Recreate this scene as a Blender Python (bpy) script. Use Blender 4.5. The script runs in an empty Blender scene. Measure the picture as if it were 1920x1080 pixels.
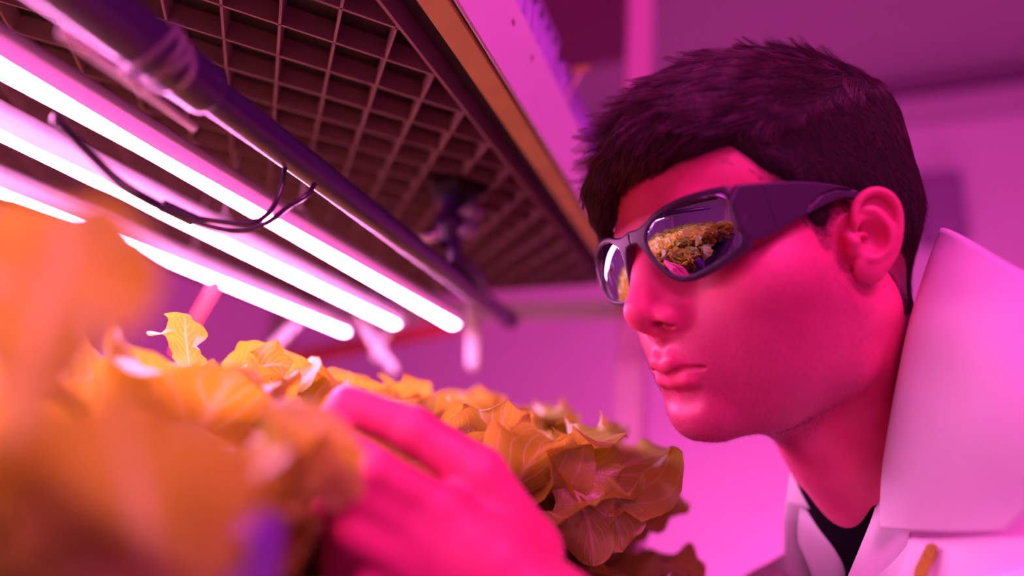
import bpy, math, random, time
import numpy as np
from mathutils import Matrix, Vector

# ---------------------------------------------------------------- camera, world, lights, exposure
SC = bpy.context.scene
COL = SC.collection
H0 = 1.45                                   # camera height above the floor (metres)
F_PX = 1080.0                               # 24 mm lens in pixels of the 1920 frame
CAMM = np.array([[0.92726, -0.02874, -0.37332], [0.36547, 0.28623, 0.88572], [0.0814, -0.95773, 0.27592]])   # camera axes (right, down, forward) as columns
cam_d = bpy.data.cameras.new('camera'); cam = bpy.data.objects.new('camera', cam_d); COL.objects.link(cam)
cm = np.eye(4); cm[:3, 0] = CAMM[:, 0]; cm[:3, 1] = -CAMM[:, 1]; cm[:3, 2] = -CAMM[:, 2]; cm[2, 3] = H0
cam.matrix_world = Matrix([list(map(float, r)) for r in cm])
cam_d.sensor_fit = 'HORIZONTAL'; cam_d.sensor_width = 42.667; cam_d.lens = F_PX / 1920 * 42.667
cam_d.clip_start = 0.01; cam_d.clip_end = 60
cam_d.dof.use_dof = True; cam_d.dof.focus_distance = 0.385; cam_d.dof.aperture_fstop = 1.4; cam_d.dof.aperture_blades = 0
SC.camera = cam
SC.view_settings.view_transform = 'Standard'; SC.view_settings.look = 'None'
SC.view_settings.gamma = 1.0; SC.view_settings.use_curve_mapping = False; SC.view_settings.exposure = 0.0
SC.cycles.use_denoising = True; SC.cycles.use_adaptive_sampling = True; SC.cycles.adaptive_threshold = 0.02
SC.cycles.max_bounces = 8; SC.cycles.diffuse_bounces = 4; SC.cycles.glossy_bounces = 4; SC.cycles.transmission_bounces = 6
SC.cycles.sample_clamp_indirect = 6.0
wd = bpy.data.worlds.new('world'); SC.world = wd; wd.use_nodes = True
wd.node_tree.nodes['Background'].inputs[0].default_value = (0.9, 0.05, 0.5, 1); wd.node_tree.nodes['Background'].inputs[1].default_value = 0.03

def area(name, loc, target, size, power, color, sy=None):
    l = bpy.data.lights.new(name, 'AREA'); l.shape = 'RECTANGLE'; l.size = size; l.size_y = sy or size; l.energy = power; l.color = color
    o = bpy.data.objects.new(name, l); COL.objects.link(o)
    o.location = (loc[0], loc[1], loc[2] + H0)
    d = Vector(target) - Vector(loc); o.rotation_euler = d.to_track_quat('-Z', 'Y').to_euler()
    return o
PINK = (1.0, 0.070, 0.60)
MAG = (1.0, 0.10, 0.52)
area('ceiling_panel_aisle', (0.75, -0.45, 1.40), (0.05, 0.4, 0.1), 1.1, 50, PINK, 0.45)
area('fill_light_front', (0.55, -1.7, 0.70), (0.1, 0.4, 0.0), 0.9, 15, PINK, 0.3)  # unseen fill added behind the camera to brighten the coat
area('back_rack_light', (0.35, 1.45, -0.7), (0.1, 2.3, -0.35), 1.4, 18, (1.0, 0.085, 0.54), 0.4)
area('ceiling_light', (1.4, 0.9, 1.35), (1.2, 0.9, 0.0), 0.9, 2, MAG, 0.3)

# ---------------------------------------------------------------- helpers
def v3(*a): return np.array(a, float)
def camray(px, py): return CAMM @ np.array([(px - 960) / F_PX, (py - 540) / F_PX, 1.0])
def at(px, py, z): return camray(px, py) * z

def finish(o, label=None, cat=None, group=None, kind=None):
    if label: o['label'] = label
    if cat: o['category'] = cat
    if group: o['group'] = group
    if kind: o['kind'] = kind
    return o

def empty(name, loc, label, cat, group=None):
    o = bpy.data.objects.new(name, None); COL.objects.link(o); o.empty_display_size = 0.02
    o.location = (loc[0], loc[1], loc[2] + H0)
    return finish(o, label, cat, group)

def mesh_obj(name, V, Fc, mat=None, parent=None, smooth=True, attrs=None, mats=None, midx=None, local=False):
    """links ONE mesh; V in camera-origin coordinates (z measured from the camera height)"""
    me = bpy.data.meshes.new(name)
    V = np.array(V, float).reshape(-1, 3)
    base = np.zeros(3)
    if parent is not None and not local:
        base = np.array(parent.matrix_basis.translation) if parent.parent is None else np.array(parent.parent.matrix_basis.translation)
        base = base - v3(0, 0, H0)
    Vw = V - base if parent is not None and not local else V + (0 if local else v3(0, 0, H0))
    if isinstance(Fc, np.ndarray):
        n, k = Fc.shape
        me.vertices.add(len(Vw)); me.vertices.foreach_set('co', Vw.astype(np.float32).ravel())
        me.loops.add(n * k); me.loops.foreach_set('vertex_index', Fc.astype(np.int32).ravel())
        me.polygons.add(n); me.polygons.foreach_set('loop_start', np.arange(0, n * k, k, dtype=np.int32))
        me.polygons.foreach_set('loop_total', np.full(n, k, dtype=np.int32))
        me.update(calc_edges=True)
    else:
        me.from_pydata([tuple(p) for p in Vw], [], [tuple(int(i) for i in q) for q in Fc]); me.update()
    me.polygons.foreach_set('use_smooth', [smooth] * len(me.polygons))
    for m in (mats or ([mat] if mat else [])): me.materials.append(m)
    if midx is not None: me.polygons.foreach_set('material_index', np.asarray(midx, dtype=np.int32))
    for an, arr in (attrs or {}).items():
        a = me.attributes.new(an, 'FLOAT', 'POINT'); a.data.foreach_set('value', np.asarray(arr, dtype=np.float32))
    me.validate()
    o = bpy.data.objects.new(name, me); COL.objects.link(o)
    if parent is not None: o.parent = parent
    return o

class MB:
    """collects shapes into one mesh"""
    def __init__(s): s.v = []; s.f = []
    def add(s, V, Fc):
        b = len(s.v); s.v.extend([tuple(p) for p in V]); s.f.extend([tuple(int(i) + b for i in q) for q in Fc]); return s
    def box(s, lo, hi, bev=0.0, R=None, c=None):
        lo = np.array(lo, float); hi = np.array(hi, float)
        b = min(bev, *(0.49 * (hi - lo)))
        P = []; idx = {}
        if b <= 0:
            P = [(x, y, z) for x in (lo[0], hi[0]) for y in (lo[1], hi[1]) for z in (lo[2], hi[2])]
            Fq = [(0, 1, 3, 2), (4, 6, 7, 5), (0, 4, 5, 1), (2, 3, 7, 6), (0, 2, 6, 4), (1, 5, 7, 3)]
        else:
            Fq = []
            for sx in (0, 1):
                for sy in (0, 1):
                    for sz in (0, 1):
                        cx = (lo, hi)[sx][0]; cy = (lo, hi)[sy][1]; cz = (lo, hi)[sz][2]
                        ix = cx + (b if sx == 0 else -b); iy = cy + (b if sy == 0 else -b); iz = cz + (b if sz == 0 else -b)
                        idx[sx, sy, sz] = len(P)
                        P += [(cx, iy, iz), (ix, cy, iz), (ix, iy, cz)]
            g = lambda a, k: idx[a] + k
            for sx in (0, 1):
                q = [g((sx, 0, 0), 0), g((sx, 1, 0), 0), g((sx, 1, 1), 0), g((sx, 0, 1), 0)]; Fq.append(q if sx else q[::-1])
                q = [g((0, sx, 0), 1), g((1, sx, 0), 1), g((1, sx, 1), 1), g((0, sx, 1), 1)]; Fq.append(q[::-1] if sx else q)
                q = [g((0, 0, sx), 2), g((1, 0, sx), 2), g((1, 1, sx), 2), g((0, 1, sx), 2)]; Fq.append(q if sx else q[::-1])
            for a in (0, 1):
                for c2 in (0, 1):
                    q = [g((a, c2, 0), 0), g((a, c2, 0), 1), g((a, c2, 1), 1), g((a, c2, 1), 0)]; Fq.append(q)
                    q = [g((a, 0, c2), 0), g((a, 0, c2), 2), g((a, 1, c2), 2), g((a, 1, c2), 0)]; Fq.append(q)
                    q = [g((0, a, c2), 1), g((0, a, c2), 2), g((1, a, c2), 2), g((1, a, c2), 1)]; Fq.append(q)
            for k in idx.values(): Fq.append((k, k + 1, k + 2))
        P = np.array(P)
        if R is not None:
            c = (lo + hi) / 2 if c is None else np.array(c); P = (P - c) @ np.array(R).T + c
        return s.add(P, Fq)
    def tube(s, pts, rad, seg=16, cap=True, round_ends=False):
        pts = [np.array(p, float) for p in pts]
        rad = list(rad) if hasattr(rad, '__len__') else [rad] * len(pts)
        if round_ends:
            for side in (0, -1):
                d = pts[0] - pts[1] if side == 0 else pts[-1] - pts[-2]; d /= np.linalg.norm(d); r = rad[side]; e = pts[side]
                ext = [(e + d * r * math.sin(a), r * math.cos(a)) for a in (0.4, 0.8, 1.15, 1.4, 1.55)]
                if side == 0: pts = [x[0] for x in ext[::-1]] + pts; rad = [x[1] for x in ext[::-1]] + rad
                else: pts = pts + [x[0] for x in ext]; rad = rad + [x[1] for x in ext]
        n = len(pts); T = [pts[min(i + 1, n - 1)] - pts[max(i - 1, 0)] for i in range(n)]; T = [t / (np.linalg.norm(t) + 1e-12) for t in T]
        a = np.cross(T[0], (0, 0, 1)); a = np.cross(T[0], (1, 0, 0)) if np.linalg.norm(a) < .1 else a; a /= np.linalg.norm(a)
        V = []
        for i in range(n):
            a = a - T[i] * (a @ T[i]); a /= np.linalg.norm(a); b = np.cross(T[i], a)
            for k in range(seg):
                th = 2 * math.pi * k / seg; V.append(pts[i] + rad[i] * (a * math.cos(th) + b * math.sin(th)))
        Fq = [(i * seg + k, i * seg + (k + 1) % seg, (i + 1) * seg + (k + 1) % seg, (i + 1) * seg + k) for i in range(n - 1) for k in range(seg)]
        if cap: Fq.append(tuple(range(seg))[::-1]); Fq.append(tuple((n - 1) * seg + k for k in range(seg)))
        return s.add(V, Fq)
    def lathe(s, prof, o=(0, 0, 0), ax=(0, 0, 1), seg=24):
        """prof: list of (radius, height along ax)"""
        ax = np.array(ax, float); ax /= np.linalg.norm(ax); a = np.cross(ax, (0, 0, 1)); a = np.array((1., 0, 0)) if np.linalg.norm(a) < .1 else a; a /= np.linalg.norm(a); b = np.cross(ax, a)
        V = [np.array(o) + ax * h + r * (a * math.cos(2 * math.pi * k / seg) + b * math.sin(2 * math.pi * k / seg)) for r, h in prof for k in range(seg)]
        n = len(prof)
        Fq = [(i * seg + k, i * seg + (k + 1) % seg, (i + 1) * seg + (k + 1) % seg, (i + 1) * seg + k) for i in range(n - 1) for k in range(seg)]
        return s.add(V, Fq)
    def build(s, name, mat, parent=None, smooth=True, **k): return mesh_obj(name, s.v, s.f, mat, parent, smooth, **k)

# ---------------------------------------------------------------- materials
def srgb(r, g, b):
    f = lambda c: (c / 255 / 12.92) if c / 255 <= .04045 else ((c / 255 + .055) / 1.055) ** 2.4
    return (f(r), f(g), f(b))
def nmat(name):
    m = bpy.data.materials.new(name); m.use_nodes = True; nt = m.node_tree
    return m, nt, nt.nodes, nt.links, nt.nodes['Principled BSDF']
def pmat(name, col, rough=.5, metal=0., noise=.0, nscale=40., bump=0., bscale=200., spec=.5, **kw):
    m, nt, N, L, B = nmat(name)
    B.inputs['Base Color'].default_value = (*col, 1); B.inputs['Roughness'].default_value = rough; B.inputs['Metallic'].default_value = metal
    B.inputs['Specular IOR Level'].default_value = spec
    for k, v in kw.items(): B.inputs[k.replace('_', ' ')].default_value = v
    tc = N.new('ShaderNodeTexCoord')
    if noise > 0:
        nz = N.new('ShaderNodeTexNoise'); nz.inputs['Scale'].default_value = nscale; nz.inputs['Detail'].default_value = 4; L.new(tc.outputs['Object'], nz.inputs['Vector'])
        mx = N.new('ShaderNodeMix'); mx.data_type = 'RGBA'; mx.inputs[6].default_value = (*[c * (1 - noise) for c in col], 1); mx.inputs[7].default_value = (*[min(1, c * (1 + noise * .6)) for c in col], 1)
        L.new(nz.outputs['Fac'], mx.inputs[0]); L.new(mx.outputs[2], B.inputs['Base Color'])
    if bump > 0:
        nb = N.new('ShaderNodeTexNoise'); nb.inputs['Scale'].default_value = bscale; nb.inputs['Detail'].default_value = 3; L.new(tc.outputs['Object'], nb.inputs['Vector'])
        bp = N.new('ShaderNodeBump'); bp.inputs['Strength'].default_value = bump; bp.inputs['Distance'].default_value = .001
        L.new(nb.outputs['Fac'], bp.inputs['Height']); L.new(bp.outputs['Normal'], B.inputs['Normal'])
    return m
def emat(name, col, strength):
    m, nt, N, L, B = nmat(name); B.inputs['Base Color'].default_value = (.8, .8, .8, 1)
    B.inputs['Emission Color'].default_value = (*col, 1); B.inputs['Emission Strength'].default_value = strength
    return m

# ---------------------------------------------------------------- signed distance sculpting
def nrm(x): return np.sqrt(np.einsum('ij,ij->i', x, x))
def ell(P, c, r):
    r = np.array(r, np.float32); q = (P - np.array(c, np.float32)) / r; k0 = nrm(q); k1 = nrm(q / r) + 1e-9; return k0 * (k0 - 1) / k1
def cap(P, a, b, ra, rb):
    a = np.array(a, np.float32); b = np.array(b, np.float32); d = b - a; w = P - a
    h = np.clip(w @ d / (d @ d + 1e-12), 0, 1); return nrm(w - h[:, None] * d) - (ra + (rb - ra) * h)
def smin(a, b, k):
    h = np.maximum(k - np.abs(a - b), 0) / k; return np.minimum(a, b) - h * h * k * .25
def smax(a, b, k): return -smin(-a, -b, k)
def chain(P, pts, rad, k=.004):
    d = None
    for i in range(len(pts) - 1):
        e = cap(P, pts[i], pts[i + 1], rad[i], rad[i + 1]); d = e if d is None else smin(d, e, k)
    return d

def sdf_mesh(fn, lo, hi, h, slack=1.0, bs=8):
    """extracts the zero surface of fn with surface nets on sparse blocks; returns V, quads"""
    lo = np.array(lo, float); hi = np.array(hi, float); bw = bs * h
    nb = np.ceil((hi - lo) / bw).astype(int)
    I = np.stack(np.meshgrid(*[np.arange(n) for n in nb], indexing='ij'), -1).reshape(-1, 3)
    cen = lo + (I + .5) * bw; keep = []
    for s in range(0, len(cen), 200000):
        keep.append(np.abs(fn(cen[s:s + 200000].astype(np.float32))) < bw * .87 * 1.15 + .001 + h * slack)
    I = I[np.concatenate(keep)]
    g = np.arange(bs + 1); G = np.stack(np.meshgrid(g, g, g, indexing='ij'), -1).reshape(-1, 3)
    ids = []; pos = []; edges = []; nt = nb * bs + 2
    key = lambda c: (c[..., 0].astype(np.int64) * nt[1] + c[..., 1]) * nt[2] + c[..., 2]
    corners = np.array([(i, j, k) for i in (0, 1) for j in (0, 1) for k in (0, 1)])
    ce = [(a, b) for a in range(8) for b in range(a + 1, 8) if np.abs(corners[a] - corners[b]).sum() == 1]
    B = 250
    for s in range(0, len(I), B):
        Ib = I[s:s + B]; C = Ib[:, None, :] * bs + G[None]
        P = (lo + C.reshape(-1, 3) * h).astype(np.float32)
        D = fn(P).reshape(len(Ib), bs + 1, bs + 1, bs + 1)
        S = D < 0
        cnt = sum(S[:, i:bs + i, j:bs + j, k:bs + k].astype(np.int8) for i, j, k in corners)
        act = (cnt > 0) & (cnt < 8)
        b, x, y, z = np.nonzero(act)
        if len(b) == 0: continue
        vals = np.stack([D[b, x + i, y + j, z + k] for i, j, k in corners], 1)
        acc = np.zeros((len(b), 3)); n = np.zeros(len(b))
        for a, c in ce:
            da, dc = vals[:, a], vals[:, c]; m = (da < 0) != (dc < 0)
            t = np.where(m, da / np.where(m, da - dc, 1), 0)
            acc += np.where(m[:, None], corners[a] + t[:, None] * (corners[c] - corners[a]), 0); n += m
        cell = np.stack([x, y, z], 1) + Ib[b] * bs
        ids.append(key(cell)); pos.append(lo + (cell + acc / n[:, None]) * h)
        for ax in range(3):
            e = corners[{0: 4, 1: 2, 2: 1}[ax]]; ei = {0: 4, 1: 2, 2: 1}[ax]
            m = (vals[:, 0] < 0) != (vals[:, ei] < 0)
            edges.append((ax, cell[m], vals[m, 0] < 0))
    ids = np.concatenate(ids); pos = np.concatenate(pos); o = np.argsort(ids); ids = ids[o]; pos = pos[o]
    Q = []
    for ax, cell, neg in edges:
        if len(cell) == 0: continue
        u = np.zeros(3, int); w = np.zeros(3, int); u[(ax + 1) % 3] = 1; w[(ax + 2) % 3] = 1
        q = np.stack([key(cell - u - w), key(cell - w), key(cell), key(cell - u)], 1)
        ix = np.searchsorted(ids, q); ix = np.clip(ix, 0, len(ids) - 1); ok = (ids[ix] == q).all(1)
        ix = ix[ok]; ng = neg[ok]; ix[~ng] = ix[~ng][:, ::-1]; Q.append(ix)
    return pos, np.concatenate(Q)

def sdf_project(fn, V, it=2, e=4e-4):
    V = V.astype(np.float32)
    for _ in range(it):
        d = fn(V); g = np.stack([fn(V + np.eye(3, dtype=np.float32)[k] * e) - fn(V - np.eye(3, dtype=np.float32)[k] * e) for k in range(3)], 1) / (2 * e)
        V = V - g * (d / np.maximum((g * g).sum(1), .2))[:, None]
    return V
def sdf_grad(fn, V, e=8e-4):
    V = V.astype(np.float32)
    g = np.stack([fn(V + np.eye(3, dtype=np.float32)[k] * e) - fn(V - np.eye(3, dtype=np.float32)[k] * e) for k in range(3)], 1); return g / (nrm(g)[:, None] + 1e-9)
# ---------------------------------------------------------------- the person's body
RH = np.array([[-0.73607, -0.65988, -0.15086], [0.67334, -0.69098, -0.26295], [0.06928, -0.29514, 0.95294]])   # head axes (right, forward, up) as columns
TH = v3(0.01176, 0.43605, 0.14866)
def to_head(P): return ((P - TH) @ RH).astype(np.float32)
def from_head(Q): return np.asarray(Q, float) @ RH.T + TH
EA = math.radians(33); EO = v3(.077, .014, 0); EU = v3(math.sin(EA), -math.cos(EA), 0); EW = v3(math.cos(EA), math.sin(EA), 0)

def smooth_pts(P, R, n=4):
    A = np.c_[np.array(P, float), np.array(R, float)]; A = np.concatenate([[2 * A[0] - A[1]], A, [2 * A[-1] - A[-2]]]); o = []
    for i in range(1, len(A) - 2):
        for k in range(n):
            t = k / n; o.append(.5 * (2 * A[i] + (A[i + 1] - A[i - 1]) * t + (2 * A[i - 1] - 5 * A[i] + 4 * A[i + 1] - A[i + 2]) * t * t + (3 * A[i] - A[i - 1] - 3 * A[i + 1] + A[i + 2]) * t ** 3))
    o.append(A[-2]); o = np.array(o); return o[:, :3], o[:, 3]
HELIX = smooth_pts([(13, 1, -1), (8.5, 3.5, .5), (5.8, 8, 1.5), (5.6, 15, 2), (8.8, 22.2, 2.2), (14.5, 26.6, 2.2), (21, 27.2, 2), (27.0, 23.4, 1.5), (30.3, 17, 1), (30.6, 9, .6), (28.4, -1.5, .2), (24.4, -11, -.3), (18.5, -18, -1)],
                   [1.2, 1.9, 2.3, 2.4, 2.4, 2.5, 2.6, 2.6, 2.5, 2.4, 2.3, 2.2, 2.0])
ANTIH = smooth_pts([(13, 17.5, -.8), (19, 15, -.2), (23.2, 7, .6), (23.4, -1, .8), (20.5, -8, .6), (15.5, -11.5, .5), (10.5, -12.5, 1)], [1.6, 2.2, 2.5, 2.6, 2.5, 2.3, 2.6])
def ear_sdf(Q):
    d = Q - EO.astype(np.float32); L = np.stack([d @ EU, d[:, 2], d @ EW], 1).astype(np.float32) * 1000
    plate = ell(L, (17, 5, -2.5), (14, 24, 3.4))
    e = smin(plate, ell(L, (8.5, -18.5, -1.5), (8, 8.5, 3.2)), 8)
    hx = chain(L, HELIX[0], HELIX[1], .8)
    e = smin(e, hx, 2.2)
    ah = chain(L, ANTIH[0], ANTIH[1], .8)
    e = smin(e, ah, 2.5)
    back = chain(L, [(8, 8, -11), (10, -6, -11)], [10, 10], 3); e = smin(e, back, 5)
    e = smax(e, -ell(L, (13.2, 1.0, 3.2), (8.2, 10.5, 8.5)), 2.5)
    e = smin(e, chain(L, [(12, 2.2, -3.2), (7.5, 3.6, -.5)], [1.5, 1.8], 1), 2)
    e = smin(e, chain(L, [(1.5, 3.5, -1.5), (2.6, -1, .5), (1.8, -6, -.5)], [3.2, 3.6, 3.0], 2), 2.5)
    e = smax(e, -ell(L, (7.5, 6.5, -4), (3.4, 3.2, 5)), 1.5)
    return e / 1000

def head_sdf(P):
    Q0 = to_head(P); Q = Q0.copy(); Q[:, 0] = np.abs(Q[:, 0])
    d = ell(Q, (0, -.022, .050), (.076, .108, .091))
    d = smin(d, ell(Q, (0, -.060, .020), (.062, .064, .058)), .02)
    d = smin(d, ell(Q, (0, .037, .044), (.064, .066, .056)), .03)
    d = smin(d, ell(Q, (0, .030, -.025), (.062, .060, .062)), .03)
    d = smin(d, ell(Q, (0, .035, -.060), (.052, .052, .048)), .03)
    d = smin(d, chain(Q, [(.056, .004, -.042), (.051, .012, -.074), (.030, .050, -.090), (.012, .076, -.095)], [.014, .014, .012, .012], .01), .03)
    d = smin(d, ell(Q, (.045, .050, -.014), (.024, .028, .019)), .028)
    d = smin(d, ell(Q, (.036, .038, -.045), (.026, .036, .034)), .03)
    d = smin(d, ell(Q, (0, .066, -.052), (.034, .036, .036)), .022)
    d = smin(d, ell(Q, (0, .083, -.0935), (.017, .0155, .0155)), .016)
    # neck
    nk = cap(Q, (0, -.036, -.05), (0, -.100, -.20), .051, .056)
    nk = smin(nk, cap(Q, (0, -.062, -.02), (0, -.125, -.19), .042, .050), .03)
    nk = smin(nk, chain(Q, [(0, .004, -.105), (0, -.030, -.150), (0, -.058, -.195)], [.018, .018, .018], .01), .03)
    nk = smin(nk, cap(Q, (.058, -.020, -.045), (.018, -.060, -.195), .014, .012), .016)
    nk = smin(nk, cap(Q, (.034, -.036, -.035), (.030, -.080, -.18), .030, .030), .02)
    d = smin(d, nk, .036)
    f = (Q[:, 1] > .045) & (Q[:, 2] < .06) & (Q[:, 2] > -.125) & (Q[:, 0] < .075)
    if f.any():
        q = Q[f]; e = d[f]
        e = smin(e, chain(q, [(.008, .094, .024), (.032, .088, .029), (.052, .066, .022)], [.010, .009, .008], .01), .014)
        e = smax(e, -ell(q, (.031, .110, .004), (.018, .022, .014)), .012)
        e = smin(e, ell(q, (.031, .078, .005), (.0165, .0125, .0125)), .004)
        # nose
        e = smin(e, ell(q, (0, .092, -.012), (.017, .020, .026)), .012)
        e = smin(e, chain(q, [(0, .096, .022), (0, .107, .004), (0, .1175, -.018)], [.0070, .0070, .0085], .006), .010)
        e = smin(e, ell(q, (0, .1172, -.0232), (.0096, .0088, .0086)), .006)
        e = smin(e, ell(q, (.0138, .1030, -.0275), (.0070, .0120, .0078)), .0070)
        e = smin(e, cap(q, (0, .1160, -.030), (0, .104, -.0375), .0045, .0050), .005)
        e = smax(e, -chain(q, [(.0152, .1070, -.0328), (.0128, .1140, -.0328), (.0090, .1140, -.0325), (.0075, .1040, -.0240)], [.0029, .0031, .0029, .0030], .002), .0010)
        # lips
        e = smin(e, chain(q, [(0, .1028, -.0580), (.0065, .1024, -.0555), (.024, .0890, -.0600)], [.0060, .0056, .0028], .004), .005)
        e = smin(e, chain(q, [(0, .0982, -.0702), (.011, .0968, -.0688), (.023, .0885, -.0628)], [.0064, .0056, .0026], .004), .004)
        e = smax(e, -cap(q, (0, .1060, -.0815), (.012, .1020, -.0805), .0065, .0055), .008)
        e = smax(e, -chain(q, [(0, .1080, -.0648), (.007, .1065, -.0636), (.014, .1030, -.0606), (.0255, .0925, -.0610)], [.0013, .0013, .0013, .0011], .001), .0022)
        e = smax(e, -cap(q, (0, .1110, -.040), (0, .1110, -.0480), .0026, .0034), .004)
        d[f] = e
    m = (Q[:, 0] > .058) & (Q[:, 0] < .125) & (Q[:, 1] > -.05) & (Q[:, 1] < .055) & (np.abs(Q[:, 2]) < .05)
    if m.any(): d[m] = smin(d[m], ear_sdf(Q[m]), .005)
    return d
# ---- body below the neck, in camera-origin coordinates
NB = from_head(v3(0, -.10, -.20)[None])[0]
BR = v3(-.25, .968, 0); BR /= np.linalg.norm(BR); BF = v3(-.968, -.25, 0); BF /= np.linalg.norm(BF); UP = v3(0, 0, 1)   # his right, his front
def bp(r, fwd, up): return NB + BR * r + BF * fwd + UP * up
SH_L, SH_R = bp(-.180, -.005, -.105), bp(.135, -.07, -.150)
ELB = v3(.10, .245, -.275); WR = at(1030, 1195, .258)
ELR = bp(.235, -.03, -.36); WRR = bp(.22, .09, -.58)
TH_P = [at(990, 1035, .287), at(900, 890, .292), at(778, 808, .297), at(650, 757, .302)]
IX_P = [at(838, 962, .272), at(705, 885, .266), at(640, 835, .279), at(614, 792, .294)]
MD_P = [at(795, 1000, .268), at(660, 925, .262), at(618, 965, .270), at(628, 1010, .281)]
RG_P = [at(775, 1055, .264), at(665, 1000, .258), at(640, 1055, .268), at(668, 1090, .280)]
PK_P = [at(785, 1110, .263), at(695, 1080, .260), at(678, 1120, .268), at(702, 1150, .278)]
def hand_sdf(P):
    d = chain(P, [WR + (ELB - WR) * .12, WR, (WR + IX_P[0]) / 2 + v3(0, 0, .002)], [.026, .022, .021], .02)
    for F, r in ((IX_P, .0125), (MD_P, .0125), (RG_P, .0120), (PK_P, .0110)):
        d = smin(d, cap(P, WR + (F[0] - WR) * .15, F[0], .016, r), .012)
    for F, r in ((IX_P, .0105), (MD_P, .0105), (RG_P, .0100), (PK_P, .0086)):
        f = chain(P, F, [r * 1.08, r * .98, r * .86, r * .74], .002)
        d = smin(d, f, .005)
    th = chain(P, [TH_P[0] * .6 + WR * .4] + TH_P, [.014, .017, .0135, .0115, .0095], .004)
    d = smin(d, th, .006)
    return d
def arms_sdf(P):
    d = chain(P, [SH_L, ELB, WR], [.047, .037, .024], .03)
    d = smin(d, chain(P, [ELB, ELB + (WR - ELB) * .3, WR], [.034, .040, .024], .03), .02)
    return np.minimum(d, chain(P, [SH_R, ELR, WRR, WRR + v3(-.03, -.03, -.07)], [.047, .036, .024, .022], .03))
def torso_sdf(P, g=0.0):
    d = cap(P, SH_L, SH_R, .060 + g, .060 + g)
    d = smin(d, cap(P, bp(-.085, .012, -.16), bp(.085, .012, -.16), .100 + g, .100 + g), .06)
    d = smin(d, cap(P, bp(-.065, -.02, -.36), bp(.065, -.02, -.36), .095 + g, .095 + g), .08)
    d = smin(d, cap(P, bp(-.075, -.09, -.55), bp(.075, -.09, -.55), .095 + g, .095 + g), .08)
    d = smin(d, cap(P, bp(-.13, -.02, -.075), bp(-.03, -.02, .015), .035 + g, .03 + g), .05)
    d = smin(d, cap(P, bp(.09, -.05, -.10), bp(.03, -.02, .015), .035 + g, .03 + g), .05)
    return d
def body_sdf(P):
    d = np.full(len(P), 9., np.float32)
    hd = nrm(P - TH.astype(np.float32)) < .32
    d = np.minimum(nrm(P - TH.astype(np.float32)) - .30, 9.)
    if hd.any(): d[hd] = head_sdf(P[hd])
    t = torso_sdf(P); t = smax(t, (-.30 - (P[:, 2] - NB[2])), .01)
    d = smin(d, t, .03)
    d = smin(d, arms_sdf(P), .02)
    hw = nrm(P - IX_P[0].astype(np.float32)) < .16
    if hw.any(): d[hw] = smin(d[hw], hand_sdf(P[hw]), .008)
    d = smin(d, ell(P, WRR + v3(-.04, -.04, -.12), (.03, .03, .06)), .02)
    return d

person = empty('person', (bp(0, -.12, 0)[0], bp(0, -.12, 0)[1], -H0), 'person with short dark hair in white coat, leaning in with one hand among lettuces', 'person')

def skin_material():
    m, nt, N, L, B = nmat('skin')
    tc = N.new('ShaderNodeTexCoord')
    def attr(n): a = N.new('ShaderNodeAttribute'); a.attribute_name = n; return a.outputs['Fac']
    def noise(sc, de=3): n = N.new('ShaderNodeTexNoise'); n.inputs['Scale'].default_value = sc; n.inputs['Detail'].default_value = de; L.new(tc.outputs['Object'], n.inputs['Vector']); return n.outputs['Fac']
    def mix(f, a, b, fac=None):
        x = N.new('ShaderNodeMix'); x.data_type = 'RGBA'
        for s, v in ((6, a), (7, b)):
            if isinstance(v, tuple): x.inputs[s].default_value = (*v, 1)
            else: L.new(v, x.inputs[s])
        if hasattr(f, 'links'): L.new(f, x.inputs[0])
        else: x.inputs[0].default_value = f
        return x.outputs[2]
    def mth(op, a, b=None):
        x = N.new('ShaderNodeMath'); x.operation = op; x.use_clamp = True
        for s, v in ((0, a), (1, b)):
            if v is None: continue
            if hasattr(v, 'links'): L.new(v, x.inputs[s])
            else: x.inputs[s].default_value = v
        return x.outputs[0]
    def ramp(f, a, b):
        x = N.new('ShaderNodeMapRange'); x.inputs[1].default_value = a; x.inputs[2].default_value = b; L.new(f, x.inputs[0]); return x.outputs[0]
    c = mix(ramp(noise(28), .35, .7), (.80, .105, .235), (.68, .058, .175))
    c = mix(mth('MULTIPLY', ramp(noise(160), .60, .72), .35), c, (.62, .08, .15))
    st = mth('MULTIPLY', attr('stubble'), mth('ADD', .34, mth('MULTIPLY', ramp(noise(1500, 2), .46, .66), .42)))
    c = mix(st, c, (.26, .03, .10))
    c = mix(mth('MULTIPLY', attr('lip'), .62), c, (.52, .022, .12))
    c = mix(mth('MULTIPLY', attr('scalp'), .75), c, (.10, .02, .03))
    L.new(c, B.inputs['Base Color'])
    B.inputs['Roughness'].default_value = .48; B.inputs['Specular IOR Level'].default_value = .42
    B.inputs['Subsurface Weight'].default_value = .25; B.inputs['Subsurface Radius'].default_value = (.010, .002, .003); B.inputs['Subsurface Scale'].default_value = 1.0
    bp_ = N.new('ShaderNodeBump'); bp_.inputs['Strength'].default_value = .35; bp_.inputs['Distance'].default_value = .0005
    L.new(mth('ADD', mth('MULTIPLY', noise(900, 2), .6), mth('MULTIPLY', noise(250, 3), .5)), bp_.inputs['Height']); L.new(bp_.outputs['Normal'], B.inputs['Normal'])
    return m
SKIN = skin_material()

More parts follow.
